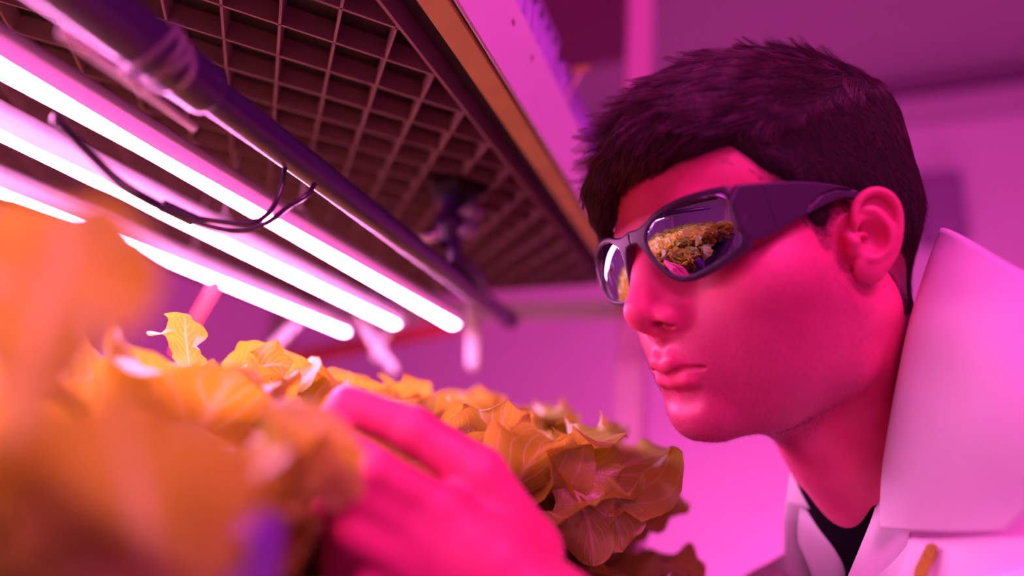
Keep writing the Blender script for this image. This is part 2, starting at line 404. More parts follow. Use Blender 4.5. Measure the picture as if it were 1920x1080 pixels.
def sstep(x, a, b): t = np.clip((x - a) / (b - a), 0, 1); return t * t * (3 - 2 * t)
HLY = [-.20, -.12, -.06, -.034, -.026, -.016, -.004, .010, .0165, .020, .030, .036, .050, .060, .067, .0695, .075, .12]
HLZ = [-.070, -.062, -.052, -.040, -.004, .020, .027, .026, .020, .008, .008, .022, .040, .048, .062, .068, .068, .062]
def hair_edge(Q):
    """height above the hairline in metres, head coordinates"""
    return Q[:, 2] - np.interp(Q[:, 1], HLY, HLZ)

V, Q4 = sdf_mesh(body_sdf, (-.25, .05, -.75), (.55, 1.0, .36), .0013)
V = sdf_project(body_sdf, V, 1)
QH = to_head(V)
ax = np.abs(QH[:, 0]); inhead = nrm(QH - v3(0, 0, -.03).astype(np.float32)) < .19
jaw = sstep(QH[:, 1], -.004, .022) * (1 - sstep(QH[:, 2], -.034 + .0 * ax, -.010 + ax * .25)) * sstep(QH[:, 2], -.165, -.120)
cheek = 1 - sstep(QH[:, 2] + .038 - ax * .55 + np.abs(QH[:, 1] - .03) * .0, -.030, .002) * (1 - sstep(ax, .052, .066))
must = sstep(QH[:, 1], .085, .095) * (1 - sstep(QH[:, 2], -.042, -.038)) * sstep(QH[:, 2], -.056, -.052)
goatee = sstep(QH[:, 1], .055, .075) * (1 - sstep(QH[:, 2], -.080, -.072)) * .9
QM = QH * v3(1, 1, 1).astype(np.float32); QM[:, 0] = ax
lip = np.minimum(chain(QM, [(0, .1055, -.0590), (.0065, .1050, -.0565), (.0245, .0905, -.0605)], [.0052, .0050, .0016], .002), chain(QM, [(0, .0995, -.0695), (.012, .0975, -.0680), (.0240, .0900, -.0622)], [.0058, .0048, .0016], .002))
lipm = 1 - sstep(lip, .0002, .0022)
stub = np.clip(np.maximum.reduce([jaw * np.clip(cheek, 0, 1), must * .8, goatee * .8]), 0, 1) * (1 - lipm) * inhead
side = sstep(hair_edge(QH), -.006, .003) * inhead * sstep(ax, .0, .001) * (ax < .0795)
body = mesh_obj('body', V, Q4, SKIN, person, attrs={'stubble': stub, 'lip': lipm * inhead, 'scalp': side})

# ---- hair: a close volume that gives the cut its outline, with strands combed over it
def skull_sdf(Q):
    d = ell(Q, (0, -.022, .050), (.076, .108, .091))
    d = smin(d, ell(Q, (0, -.060, .020), (.062, .064, .058)), .02)
    d = smin(d, ell(Q, (0, .037, .044), (.064, .066, .056)), .03)
    d = smin(d, ell(Q, (0, .030, -.025), (.062, .060, .062)), .03)
    nk = cap(Q, (0, -.036, -.05), (0, -.100, -.20), .051, .056)
    nk = smin(nk, cap(Q, (0, -.062, -.02), (0, -.125, -.19), .042, .050), .03)
    return smin(d, nk, .028)
def hair_thick(Q):
    ax = np.abs(Q[:, 0]); z = Q[:, 2]; y = Q[:, 1]
    top = sstep(z, .075, .115); front = sstep(y, -.02, .06) * sstep(z, .06, .085) * (1 - .35 * sstep(ax, .03, .06))
    back = sstep(-y, .04, .09)
    t = .0035 + .0068 * top + .0075 * front + .0045 * back * sstep(z, -.03, .03) + .004 * sstep(z, .05, .09)
    w = .0012 * np.sin(Q[:, 0] * 260 + y * 60) * np.sin(y * 90 + z * 120) * top
    e = hair_edge(Q)
    return -.0025 + (t + w + .0025) * sstep(e, -.004, .012)
FR = [((-.012, .103, .082), .0120), ((.010, .111, .078), .0115), ((.030, .110, .067), .0100), ((.043, .102, .050), .0075), ((.049, .096, .034), .0045), ((.051, .092, .026), .0015)]
def hair_sdf_h(Q):
    d = skull_sdf(Q) - hair_thick(Q)
    f = Q[:, 1] > .05
    if f.any():
        q = Q[f]; fr = chain(q, [a for a, r in FR], [r for a, r in FR], .006)
        fr = smin(fr, chain(q, [(-.040, .085, .088), (-.012, .106, .084)], [.014, .013], .004), .012)
        d[f] = smin(d[f], fr, .010)
    return d
def hair_sdf(P): return hair_sdf_h(to_head(P))
Vh, Fh = sdf_mesh(hair_sdf, TH - .22, TH + .24, .0022)
Qh = to_head(Vh); ok = (hair_edge(Qh) > -.006) | ((Qh[:, 1] > .085) & (Qh[:, 2] > .015) & (Qh[:, 0] > .02))
ok &= ~((np.abs(Qh[:, 0]) < .07) & (Qh[:, 2] < -.075))
keepf = ok[Fh].all(1); Fh = Fh[keepf]; us = np.unique(Fh); rm = -np.ones(len(Vh), int); rm[us] = np.arange(len(us)); Vh = Vh[us]; Fh = rm[Fh]
HAIRM = pmat('hair', (.012, .004, .007), .55, noise=.5, nscale=300, bump=.6, bscale=400, spec=.3)
hair = mesh_obj('hair', Vh, Fh, HAIRM, person)
SURF_H = (Vh, Fh)

def strands(name, roots, dirs, nrms, L, npt, rad, parent, mat, sdf, lift, wob, clump=None):
    """hair curves that follow the surface of sdf"""
    n = len(roots); P = np.zeros((n, npt, 3)); p = roots.copy(); d = dirs.copy()
    rs = np.random.RandomState(5)
    P[:, 0] = p - nrms * .001
    for k in range(1, npt):
        st = (L / (npt - 1))[:, None]
        d = d + rs.normal(0, 1, (n, 3)) * wob[:, None] + nrms * lift[:, None] / npt; d /= nrm(d)[:, None]
        p = p + d * st
        if sdf is not None:
            sd = sdf(p.astype(np.float32)); g = sdf_grad(sdf, p)
            want = .0004 + lift * .004 * k / npt
            push = np.clip(want - sd, -.0006, .004); p = p + g * push[:, None]
            d = d - g * np.minimum((d * g).sum(1), 0)[:, None]; d /= nrm(d)[:, None]
        P[:, k] = p
    if clump is not None:
        ng, cs = clump; gi = rs.choice(n, ng, replace=False); idx = np.zeros(n, int); R32 = roots.astype(np.float32); GR_ = R32[gi]
        for s in range(0, n, 4000):
            dd = ((R32[s:s + 4000, None] - GR_[None]) ** 2).sum(-1); idx[s:s + 4000] = gi[dd.argmin(1)]
        tip = P[idx]; k = (np.linspace(0, 1, npt) ** 1.1)[None, :, None]; off = (P[:, :1] - tip[:, :1])
        scl = np.minimum(1.25, np.maximum(.5, L[idx] / np.maximum(L, 1e-5)))
        gp = tip + off * (1 - .80 * k); f = (k * np.asarray(cs)[:, None, None]); P = P * (1 - f) + gp * f
    cd = bpy.data.hair_curves.new(name); cd.add_curves([npt] * n)
    cd.position_data.foreach_set('vector', (P + v3(0, 0, H0) - np.array([person.location[0], person.location[1], person.location[2]])).astype(np.float32).ravel())
    tp = np.linspace(1, .25, npt); ra = (rad[:, None] * tp[None]).astype(np.float32).ravel()
    a = cd.attributes.get('radius') or cd.attributes.new('radius', 'FLOAT', 'POINT'); a.data.foreach_set('value', ra)
    cd.materials.append(mat)
    o = bpy.data.objects.new(name, cd); COL.objects.link(o); o.parent = parent
    return o
def sample_surface(V, F, n, rs):
    a, b, c, d = (V[F[:, k]] for k in range(4)); ar = nrm(np.cross(c - a, d - b)) + 1e-12
    i = rs.choice(len(F), n, p=ar / ar.sum()); u = rs.rand(n, 1); w = rs.rand(n, 1)
    return (a[i] * (1 - u) + b[i] * u) * (1 - w) + (d[i] * (1 - u) + c[i] * u) * w
def lownoise(Q, sc, seed):
    rs = np.random.RandomState(seed); o = np.zeros((len(Q), 3))
    for _ in range(7):
        k = rs.normal(0, 1, 3); k *= sc / np.linalg.norm(k) * rs.uniform(.6, 1.6); o += rs.normal(0, 1, 3)[None] * np.sin(Q @ k + rs.uniform(0, 6.3))[:, None]
    return o / 3.7
rs = np.random.RandomState(11)
NH = 76000
R = sample_surface(*SURF_H, NH, rs); q = to_head(R); e = hair_edge(q)
fr = (q[:, 1] > .085) & (q[:, 0] > .0)
R = R[(e > -.004 + rs.rand(NH) * .006) | fr]; q = to_head(R); e = hair_edge(q)
G = sdf_grad(hair_sdf, R); gh = G @ RH
axq = np.abs(q[:, 0])
zb = .071 + (.069 - q[:, 1]) * .30
wtop = sstep(q[:, 2] - zb + np.maximum(0, .05 - axq) * 1.2, -.008, .010)
crown = np.exp(-(((q[:, 0]) / .045) ** 2 + ((q[:, 1] + .060) / .035) ** 2 + ((q[:, 2] - .115) / .045) ** 2))
wback = sstep(-q[:, 1], .045, .075)
ftop = np.stack([.42 + .3 * np.clip(q[:, 1] / .1, 0, 1), np.full(len(q), 1.), np.full(len(q), -.1)], 1)
frnt = sstep(q[:, 1], .085, .105)[:, None]
ftop = ftop * (1 - frnt) + frnt * np.array([[.75, .0, -.9]])
fside = np.stack([0 * axq, -.55 + 0 * axq, -.8 + 0 * axq], 1)
fback = np.stack([.25 * np.sign(q[:, 0]) * 0 + .15, -.35 + 0 * axq, -1 + 0 * axq], 1)
wt = (wtop * (1 - wback))[:, None]; wb = wback[:, None]
D = ftop * wt + (1 - wt) * ((1 - wb) * fside + wb * fback)
D = D + lownoise(q, 190, 3) * (.16 + .9 * crown[:, None] + .10 * wb) + lownoise(q, 600, 4) * (.13 + .5 * crown[:, None])
D = D + gh * (.05 + .45 * crown + .12 * (1 - wt[:, 0]))[:, None]
D = D - gh * np.minimum(0, (D * gh).sum(1))[:, None]
D /= nrm(D)[:, None]
Ls = ((.030 - .012 * frnt[:, 0]) * wt[:, 0] + .007 * (1 - wt[:, 0]) * (1 - wback) + .011 * wback + .006 * crown) * rs.uniform(.6, 1.25, len(q)) * (.55 + .45 * sstep(e, 0, .02))
SM, snt, SN, SL, SB = nmat('hair_strand')
SB.inputs['Base Color'].default_value = (.045, .014, .024, 1); SB.inputs['Roughness'].default_value = .30; SB.inputs['Specular IOR Level'].default_value = .65
hi = SN.new('ShaderNodeHairInfo'); sm_ = SN.new('ShaderNodeMix'); sm_.data_type = 'RGBA'; sm_.inputs[6].default_value = (.004, .001, .003, 1); sm_.inputs[7].default_value = (.20, .035, .075, 1)
pw_ = SN.new('ShaderNodeMath'); pw_.operation = 'POWER'; pw_.inputs[1].default_value = 2.2; SL.new(hi.outputs['Random'], pw_.inputs[0]); SL.new(pw_.outputs[0], sm_.inputs[0]); SL.new(sm_.outputs[2], SB.inputs['Base Color'])  # a few strands coloured lighter to stand in for highlights on the hair
strands('hair_strands', R, D @ RH.T, G, Ls, 8, np.where(wt[:, 0] > .5, .000085, .00006), hair, SM, hair_sdf, (.09 + .6 * crown + .13 * wt[:, 0]) * rs.uniform(.3, 1.5, len(q)), .06 + .08 * crown, clump=(2400, .35 + .50 * wt[:, 0]))
# stubble on the jaw, chin and upper lip, and the sideburn
fs = V[Q4].mean(1); m = stub[Q4].mean(1); sel = (m > .25)
Vs, Fs = V, Q4[sel]
NS = 9000
Rs = sample_surface(Vs, Fs, NS, rs); qs = to_head(Rs); Gs = sdf_grad(body_sdf, Rs)
Ds = (np.array([[0, -.25, -1.]]) + lownoise(qs, 300, 9) * .5) @ RH.T + Gs * .7; Ds -= Gs * 0; Ds /= nrm(Ds)[:, None]
strands('stubble', Rs, Ds, Gs, rs.uniform(.0008, .0020, NS), 3, np.full(NS, .00005), body, SM, None, np.full(NS, .1), np.full(NS, .05))
sel = (np.abs(hair_edge(to_head(fs)) - .0) < .009) & (np.abs(to_head(fs)[:, 0]) > .05) & (to_head(fs)[:, 1] > -.09) & (np.abs(to_head(fs)[:, 0]) < .0795) & (to_head(fs)[:, 2] > -.05)
Rs = sample_surface(V, Q4[sel], 5000, rs); qs = to_head(Rs); Gs = sdf_grad(body_sdf, Rs)
Ds = (np.array([[0, -.45, -.9]]) + lownoise(qs, 300, 9) * .4) @ RH.T + Gs * .35; Ds /= nrm(Ds)[:, None]
strands('hairline_strands', Rs, Ds, Gs, rs.uniform(.002, .0055, len(Rs)), 4, np.full(len(Rs), .00007), hair, SM, None, np.full(len(Rs), .1), np.full(len(Rs), .05))

# ---------------------------------------------------------------- sunglasses
def rotv(w):
    th = np.linalg.norm(w) + 1e-12; k = np.array(w) / th; K = np.array([[0, -k[2], k[1]], [k[2], 0, -k[0]], [-k[1], k[0], 0]])
    return np.eye(3) + math.sin(th) * K + (1 - math.cos(th)) * K @ K
GR = rotv((.150, .121, .074)); GC = v3(0, .1, .02); GT = v3(-.0036, -.0027, -.0062)          # how the sunglasses sit on the face, head coordinates
def from_glasses(q): return from_head((np.asarray(q, float) - GC) @ GR.T + GC + GT)
def wrap_y(x, z): return .1180 - 5.6 * x * x - 6 * (z - .015) ** 2 + .30 * (z - .015)
def on_wrap(px, py):
    o = GR.T @ (-RH.T @ TH - GC - GT) + GC; r = GR.T @ RH.T @ camray(px, py); s = .25
    for _ in range(60):
        p = o + s * r; s += (wrap_y(p[0], p[2]) - p[1]) / r[1] * .6 if abs(r[1]) > .2 else 0
    return o + s * r
def poly_sdf(X, Y, pts):
    pts = np.array(pts, float); d = np.full(X.shape, 1e9); s = np.ones(X.shape)
    n = len(pts); j = n - 1
    for i in range(n):
        ex, ey = pts[j] - pts[i]; wx = X - pts[i][0]; wy = Y - pts[i][1]
        t = np.clip((wx * ex + wy * ey) / (ex * ex + ey * ey), 0, 1); bx = wx - ex * t; by = wy - ey * t
        d = np.minimum(d, bx * bx + by * by)
        c1 = Y >= pts[i][1]; c2 = Y < pts[j][1]; c3 = ex * wy > ey * wx
        fl = (c1 & c2 & c3) | (~c1 & ~c2 & ~c3); s = np.where(fl, -s, s); j = i
    return s * np.sqrt(d)

LENS = [(-.0115, .0225), (-.0145, .0285), (-.0210, .0335), (-.0300, .0365), (-.0420, .0382), (-.0560, .0380), (-.0612, .0365), (-.0622, .0230), (-.0618, .0085), (-.0550, .0040), (-.0430, -.0010), (-.0320, -.0035), (-.0240, -.0030), (-.0185, .0010), (-.0140, .0100)]
OUTER = [(0, .0335), (-.0080, .0325), (-.0150, .0345), (-.0220, .0385), (-.0320, .0410), (-.0440, .0422), (-.0580, .0418), (-.0640, .0405), (-.0665, .0230), (-.0655, .0060), (-.0570, .0005), (-.0440, -.0042), (-.0320, -.0068), (-.0225, -.0062), (-.0165, -.0020), (-.0112, .0080), (-.0078, .0180), (-.0045, .0235), (0, .0245)]
def chaikin(p, closed=True, it=2):
    for _ in range(it):
        q = []; n = len(p)
        for i in range(n if closed else n - 1):
            a = np.array(p[i]); b = np.array(p[(i + 1) % n]); q += [tuple(a * .75 + b * .25), tuple(a * .25 + b * .75)]
        if not closed: q = [p[0]] + q + [p[-1]]
        p = q
    return p
LENS_S = chaikin(LENS, it=2)
OUTER_S = [OUTER[0]] + chaikin(OUTER[1:-1], False, 1) + [OUTER[-1]]
def glasses_q(P): return ((to_head(P) - GT - GC) @ GR + GC).astype(np.float32)
def front_sdf(P):
    q = glasses_q(P); x = -np.abs(q[:, 0]); z = q[:, 2]
    dy = (q[:, 1] - wrap_y(x, z)) * .88
    d = np.full(len(P), .02, np.float32); m = (np.abs(dy) < .016) & (q[:, 0] > -.085) & (q[:, 0] < .085) & (z > -.025) & (z < .06)
    if m.any():
        xm, zm = x[m], z[m]; o = poly_sdf(xm, zm, OUTER_S); l = poly_sdf(xm, zm, LENS_S)
        t = np.abs(dy[m] + .0008) - .0020
        d[m] = smax(smax(o, -l, .0010), t, .0014)
    return d
def lens_sdf(sgn):
    def f(P):
        q = glasses_q(P); x = -np.abs(q[:, 0]); z = q[:, 2]; dy = (q[:, 1] - wrap_y(x, z)) * .88
        d = np.full(len(P), .02, np.float32); m = (np.abs(dy) < .016) & (q[:, 0] * sgn > 0) & (np.abs(q[:, 0]) < .08)
        if m.any(): d[m] = smax(poly_sdf(x[m], z[m], LENS_S) - .0006, np.abs(dy[m] + .0006) - .0007, .0004)
        return d
    return f
HINGE_T = from_glasses(v3(-.0655, wrap_y(-.0655, .040), .0405)[None]); HINGE_B = from_glasses(v3(-.0665, wrap_y(-.0665, .004), .0050)[None])
def arm_profile(sgn):
    ht = to_head(from_glasses(v3(sgn * .0650, wrap_y(.065, .040), .0405)[None]))[0]; hb = to_head(from_glasses(v3(sgn * .0660, wrap_y(.066, .006), .0062)[None]))[0]
    dz = (ht[2] - .040) if sgn > 0 else 0
    top = [(ht[1] + (.0075 if sgn < 0 else .001), ht[2] - .0005), (.066, .0405 + dz * .8), (.050, .0398 + dz * .6), (.030, .0378 + dz * .3), (.010, .0345), (-.006, .0300), (-.020, .0240), (-.034, .0120)]
    bot = [(hb[1] + (.0065 if sgn < 0 else .001), hb[2] + .001), (.072, hb[2] + .002 + 0 * dz), (.056, .0150 + dz * .7), (.040, .0200 + dz * .5), (.022, .0255 + dz * .2), (.006, .0265), (-.008, .0235), (-.022, .0180), (-.036, .0080)]
    return ht, hb, top + bot[::-1]
def arm_sdf(sgn):
    ht, hb, poly = arm_profile(sgn); poly = chaikin(poly, True, 1)
    ya = [-.05, -.03, -.01, .01, .03, .05, .066, ht[1] + .004]; xa = [.0745, .0765, .0780, .0775, .0760, .0735, .0700, abs(ht[0]) + .0005]
    def f(P):
        Q = to_head(P); d = np.full(len(P), .02, np.float32)
        m = (Q[:, 0] * sgn > .05) & (Q[:, 2] > -.03) & (Q[:, 2] < .07) & (Q[:, 1] < .13) & (Q[:, 1] > -.06)
        if m.any():
            q = Q[m]; t = (np.abs(np.abs(q[:, 0]) - np.interp(q[:, 1], ya, xa)) - .0019) * .9
            o = poly_sdf(q[:, 1], q[:, 2], poly)
            e = smax(o, t, .0016)
            g = v3(1, 1, 1).astype(np.float32); qq = q.copy(); qq[:, 0] = 0
            gr = chain(qq, [(0, .046, .0165), (0, .040, .0245), (0, .030, .0300), (0, .016, .0325), (0, .002, .0310)], [.0007] * 5, .0002)
            e = smax(e, -np.where(np.abs(q[:, 0]) > np.interp(q[:, 1], ya, xa) + .0006, gr, .01), .0004)
            zf = np.array([[0, .0715, .045], [0, .0655, .005]], np.float32)
            gr2 = chain(qq, list(zf), [.0004, .0004], .0002); e = smax(e, -np.where(np.abs(q[:, 0]) > np.interp(q[:, 1], ya, xa) + .0011, gr2, .01), .0003)
            d[m] = e
        return d
    return f
glasses = empty('sunglasses', from_glasses(v3(0, .11, .02)[None])[0], 'black wraparound sunglasses with mirrored lenses worn by the person', 'sunglasses')
FRM = pmat('matte_black_plastic', (.040, .022, .050), .42, spec=.5, bump=.15, bscale=1500)
LENM, lnt, LN, LL, LB = nmat('mirror_lens'); LB.inputs['Base Color'].default_value = (.42, .46, .62, 1); LB.inputs['Metallic'].default_value = 1; LB.inputs['Roughness'].default_value = .015
glo, ghi = TH - .16, TH + .16
v, q4 = sdf_mesh(front_sdf, glo, ghi, .0007); mesh_obj('frame', sdf_project(front_sdf, v, 1), q4, FRM, glasses)
for sg in (-1, 1):
    f = lens_sdf(sg); v, q4 = sdf_mesh(f, glo, ghi, .0007); mesh_obj('lens', sdf_project(f, v, 1), q4, LENM, glasses)
for sg in (-1, 1):
    f = arm_sdf(sg); v, q4 = sdf_mesh(f, glo, ghi, .0007); mesh_obj('temple_arm', sdf_project(f, v, 1), q4, FRM, glasses)

# ---------------------------------------------------------------- clothes
COATM, cnt, CN, CL, CB = nmat('white_cotton')
CB.inputs['Base Color'].default_value = (.82, .80, .82, 1); CB.inputs['Roughness'].default_value = .85; CB.inputs['Sheen Weight'].default_value = .15; CB.inputs['Specular IOR Level'].default_value = .15
_tc = CN.new('ShaderNodeTexCoord')
_n = CN.new('ShaderNodeTexNoise'); _n.inputs['Scale'].default_value = 24; _n.inputs['Detail'].default_value = 3; CL.new(_tc.outputs['Object'], _n.inputs['Vector'])
_w = CN.new('ShaderNodeTexNoise'); _w.inputs['Scale'].default_value = 1500; CL.new(_tc.outputs['Object'], _w.inputs['Vector'])
_m = CN.new('ShaderNodeMath'); _m.operation = 'MULTIPLY_ADD'; _m.inputs[1].default_value = 7.0; CL.new(_n.outputs['Fac'], _m.inputs[0]); CL.new(_w.outputs['Fac'], _m.inputs[2])
_b = CN.new('ShaderNodeBump'); _b.inputs['Strength'].default_value = .35; _b.inputs['Distance'].default_value = .0006; CL.new(_m.outputs[0], _b.inputs['Height']); CL.new(_b.outputs['Normal'], CB.inputs['Normal'])
SHIRTM = pmat('black_jersey', (.006, .004, .008), .9, spec=.1, bump=.4, bscale=700)
TROUM = pmat('dark_denim', (.03, .03, .05), .9, spec=.1, bump=.3, bscale=500)
SHOEM = pmat('shoe_leather', (.02, .016, .02), .45)

HIP = bp(0, -.10, -.62)
def lower_sdf(P, g=0.):
    d = cap(P, bp(-.07, -.09, -.58), bp(.07, -.09, -.58), .098 + g, .098 + g)
    for s in (-1, 1):
        d = smin(d, chain(P, [bp(s * .085, -.08, -.64), bp(s * .095, -.03, -1.02), bp(s * .10, -.09, -1.36)], [.082 + g, .056 + g, .044 + g], .03), .03)
    return d
def coat_sdf(P):
    t = torso_sdf(P, .014)
    t = smin(t, smax(lower_sdf(P, .03), bp(0, 0, -.92)[2] - P[:, 2], .01), .05)
    t = smin(t, cap(P, bp(-.07, -.06, -.62), bp(.07, -.06, -.62), .12, .12), .06)
    t = smin(t, chain(P, [SH_L, ELB, ELB + (WR - ELB) * .62], [.062, .052, .040], .03), .03)
    t = smin(t, chain(P, [SH_R, ELR, ELR + (WRR - ELR) * .85], [.062, .050, .040], .03), .03)
    t += .0022 * np.sin(P[:, 2] * 70 + 3 * np.sin(P[:, 0] * 25)) * np.sin(P[:, 1] * 30 + P[:, 0] * 34)
    # cuffs are open, the neck and the front are open
    a = ELB + (WR - ELB) * .62; ax_ = (WR - ELB) / np.linalg.norm(WR - ELB)
    t = smax(t, np.where(nrm(P - a.astype(np.float32)) < .12, (P - a) @ ax_ , -1.), .004)
    t = smax(t, -chain(P, [ELB + (WR - ELB) * .35, WR], [.030, .034], .01), .003)
    b = ELR + (WRR - ELR) * .85; bx = (WRR - ELR) / np.linalg.norm(WRR - ELR)
    t = smax(t, np.where(nrm(P - b.astype(np.float32)) < .12, (P - b) @ bx, -1.), .004)
    t = smax(t, -cap(P, bp(0, .03, .02), bp(0, -.02, .16), .082, .085), .01)
    t = smax(t, -chain(P, [bp(.0, .08, -.01), bp(.0, .125, -.12), bp(0, .135, -.26)], [.055, .034, .006], .01), .008)
    t = smax(t, -chain(P, [at(1672, 1012, .362), at(1668, 1050, .358), at(1655, 1110, .352)], [.007, .010, .013], .004), .003)
    return t
def march(px, py):
    r = camray(px, py); s = .3
    for _ in range(120):
        d = float(head_sdf((r * s)[None].astype(np.float32))[0]); s += d * .7
        if abs(d) < 2e-4 or s > .7: break
    return r * s
NKP = march(1602, 944)
def shirt_sdf(P):
    t = torso_sdf(P, .004); n0, n1 = from_head(v3(0, -.102, -.205)[None])[0], from_head(v3(0, -.086, -.155)[None])[0]
    t = smin(t, cap(P, n0, n0 + (n1 - n0) * .98, .068, .0640), .02); t = smax(t, bp(0, 0, -.60)[2] - P[:, 2], .01)
    nd = n1 - n0; nd = nd / np.linalg.norm(nd); hgt = (P - NKP.astype(np.float32)) @ nd.astype(np.float32)
    t = smax(t, hgt, .003)
    return smax(t, -cap(P, n0 - (n1 - n0) * .6, n1 + (n1 - n0), .0605, .0600), .002)
v, q4 = sdf_mesh(coat_sdf, (-.45, .0, -1.05), (.65, 1.15, .16), .004); coat = mesh_obj('lab_coat', sdf_project(coat_sdf, v, 1), q4, COATM, person)
v, q4 = sdf_mesh(shirt_sdf, (-.25, .2, -.72), (.45, 1.0, .12), .0026); mesh_obj('black_shirt', sdf_project(shirt_sdf, v, 1), q4, SHIRTM, person)
f = lambda P: lower_sdf(P, .006); v, q4 = sdf_mesh(f, (-.35, .1, -1.43), (.6, 1.1, -.45), .007); mesh_obj('trousers', v, q4, TROUM, person)
for s in (-1, 1):
    c = bp(s * .10, -.07, -1.36)[:2]; Z0 = -H0
    def shoe(P):
        o = np.array([c[0], c[1], Z0]); A = o + BF * -.045 + UP * .048; Bq = o + BF * .12 + UP * .035
        d = smin(cap(P, A, Bq, .046, .040), cap(P, A, A + UP * .05, .044, .042), .02)
        return smax(d, (Z0 + .002) - P[:, 2], .003)
    v, q4 = sdf_mesh(shoe, (c[0] - .25, c[1] - .25, Z0 - .02), (c[0] + .25, c[1] + .25, Z0 + .2), .006); mesh_obj('shoe', v, q4, SHOEM, person)

def sheet(name, rows, mat, parent, thick=.0016, sub=3, crease=None, label=None):
    """a cloth sheet through a grid of points (catmull-rom), with real thickness"""
    G = np.array(rows, float); nr, nc = G.shape[:2]
    def cr(A, n):
        A = np.concatenate([[2 * A[0] - A[1]], A, [2 * A[-1] - A[-2]]]); out = []
        for i in range(1, len(A) - 2):
            for k in range(n):
                t = k / n; out.append(.5 * ((2 * A[i]) + (-A[i - 1] + A[i + 1]) * t + (2 * A[i - 1] - 5 * A[i] + 4 * A[i + 1] - A[i + 2]) * t * t + (-A[i - 1] + 3 * A[i] - 3 * A[i + 1] + A[i + 2]) * t ** 3))
        out.append(A[-2]); return np.array(out)
    G = cr(G, sub * 2); G = cr(G.transpose(1, 0, 2), sub * 2).transpose(1, 0, 2); nr, nc = G.shape[:2]
    V = G.reshape(-1, 3); Fq = [(i * nc + j, i * nc + j + 1, (i + 1) * nc + j + 1, (i + 1) * nc + j) for i in range(nr - 1) for j in range(nc - 1)]
    o = mesh_obj(name, V, Fq, mat, parent)
    md = o.modifiers.new('thickness', 'SOLIDIFY'); md.thickness = thick; md.offset = 0; md.use_rim = True
    if label: o['label'] = label
    return o
pz = lambda L: [at(*p) for p in L]
# the turned-up collar on the near side: stand next to the neck, fold line, leaf falling outwards
sheet('collar', [
    pz([(1772, 455, .420), (1768, 440, .400), (1768, 428, .378), (1800, 440, .350), (1900, 500, .318), (2040, 570, .300)]),
    pz([(1762, 520, .405), (1750, 505, .385), (1742, 497, .362), (1790, 520, .335), (1890, 590, .305), (2040, 680, .283)]),
    pz([(1740, 620, .395), (1722, 610, .375), (1709, 602, .354), (1760, 620, .328), (1870, 680, .298), (2030, 770, .275)]),
    pz([(1725, 710, .392), (1702, 705, .374), (1688, 700, .352), (1740, 712, .328), (1850, 760, .298), (2010, 850, .274)]),
    pz([(1715, 790, .394), (1688, 787, .376), (1672, 785, .354), (1722, 795, .330), (1830, 830, .302), (1980, 900, .280)]),
    pz([(1712, 880, .396), (1674, 877, .380), (1658, 875, .360), (1706, 882, .336), (1810, 905, .312), (1950, 945, .292)]),
    pz([(1712, 955, .392), (1666, 952, .378), (1654, 950, .362), (1700, 952, .341), (1795, 960, .320), (1910, 975, .300)]),
    pz([(1712, 992, .388), (1666, 991, .374), (1655, 990, .364), (1700, 994, .345), (1785, 996, .325), (1890, 992, .305)]),
], COATM, coat)
# near lapel and front edge below the collar
sheet('lapel', [
    pz([(1708, 1000, .358), (1760, 985, .345), (1840, 975, .328), (1940, 960, .310)]),
    pz([(1696, 1045, .346), (1755, 1040, .332), (1840, 1030, .315), (1950, 1020, .300)]),
    pz([(1678, 1095, .338), (1745, 1100, .324), (1840, 1095, .308), (1960, 1090, .295)]),
    pz([(1655, 1200, .330), (1730, 1200, .316), (1840, 1190, .300), (1970, 1180, .290)]),
], COATM, coat)
sheet('front_panel', [
    pz([(1655, 890, .400), (1664, 895, .396), (1690, 900, .390), (1730, 905, .384)]),
    pz([(1640, 960, .398), (1656, 962, .392), (1690, 965, .388), (1740, 970, .382)]),
    pz([(1612, 1030, .394), (1636, 1032, .388), (1662, 1040, .386), (1740, 1050, .380)]),
    pz([(1588, 1085, .392), (1620, 1090, .386), (1652, 1098, .384), (1740, 1110, .376)]),
    pz([(1540, 1200, .390), (1590, 1200, .384), (1640, 1210, .380), (1740, 1220, .370)]),
], COATM, coat)
# far side: collar leaf and lapel with its notch
sheet('collar', [
    pz([(1489, 850, .475), (1520, 868, .462), (1555, 890, .450), (1600, 905, .446)]),
    pz([(1481, 900, .470), (1512, 905, .458), (1552, 915, .446), (1600, 930, .444)]),
    pz([(1475, 943, .466), (1506, 951, .455), (1548, 960, .444), (1590, 960, .442)]),
], COATM, coat)
sheet('lapel', [
    pz([(1500, 925, .474), (1530, 920, .462), (1560, 912, .447), (1576, 925, .450)]),
    pz([(1500, 957, .466), (1530, 962, .454), (1562, 965, .443), (1580, 965, .447)]),
    pz([(1497, 1010, .460), (1530, 1015, .448), (1566, 1010, .438), (1584, 1010, .443)]),
    pz([(1512, 1050, .452), (1545, 1055, .442), (1575, 1050, .434), (1592, 1050, .440)]),
    pz([(1530, 1095, .446), (1560, 1100, .438), (1586, 1100, .432), (1602, 1100, .436)]),
], COATM, coat)
sheet('front_panel', [
    pz([(1474, 935, .490), (1500, 940, .484), (1540, 950, .480), (1570, 960, .476)]),
    pz([(1470, 985, .484), (1500, 990, .478), (1540, 1000, .474), (1570, 1010, .468)]),
    pz([(1471, 1035, .480), (1505, 1040, .472), (1545, 1050, .468), (1575, 1060, .460)]),
    pz([(1478, 1100, .476), (1515, 1100, .466), (1550, 1110, .460), (1590, 1120, .452)]),
], COATM, coat)
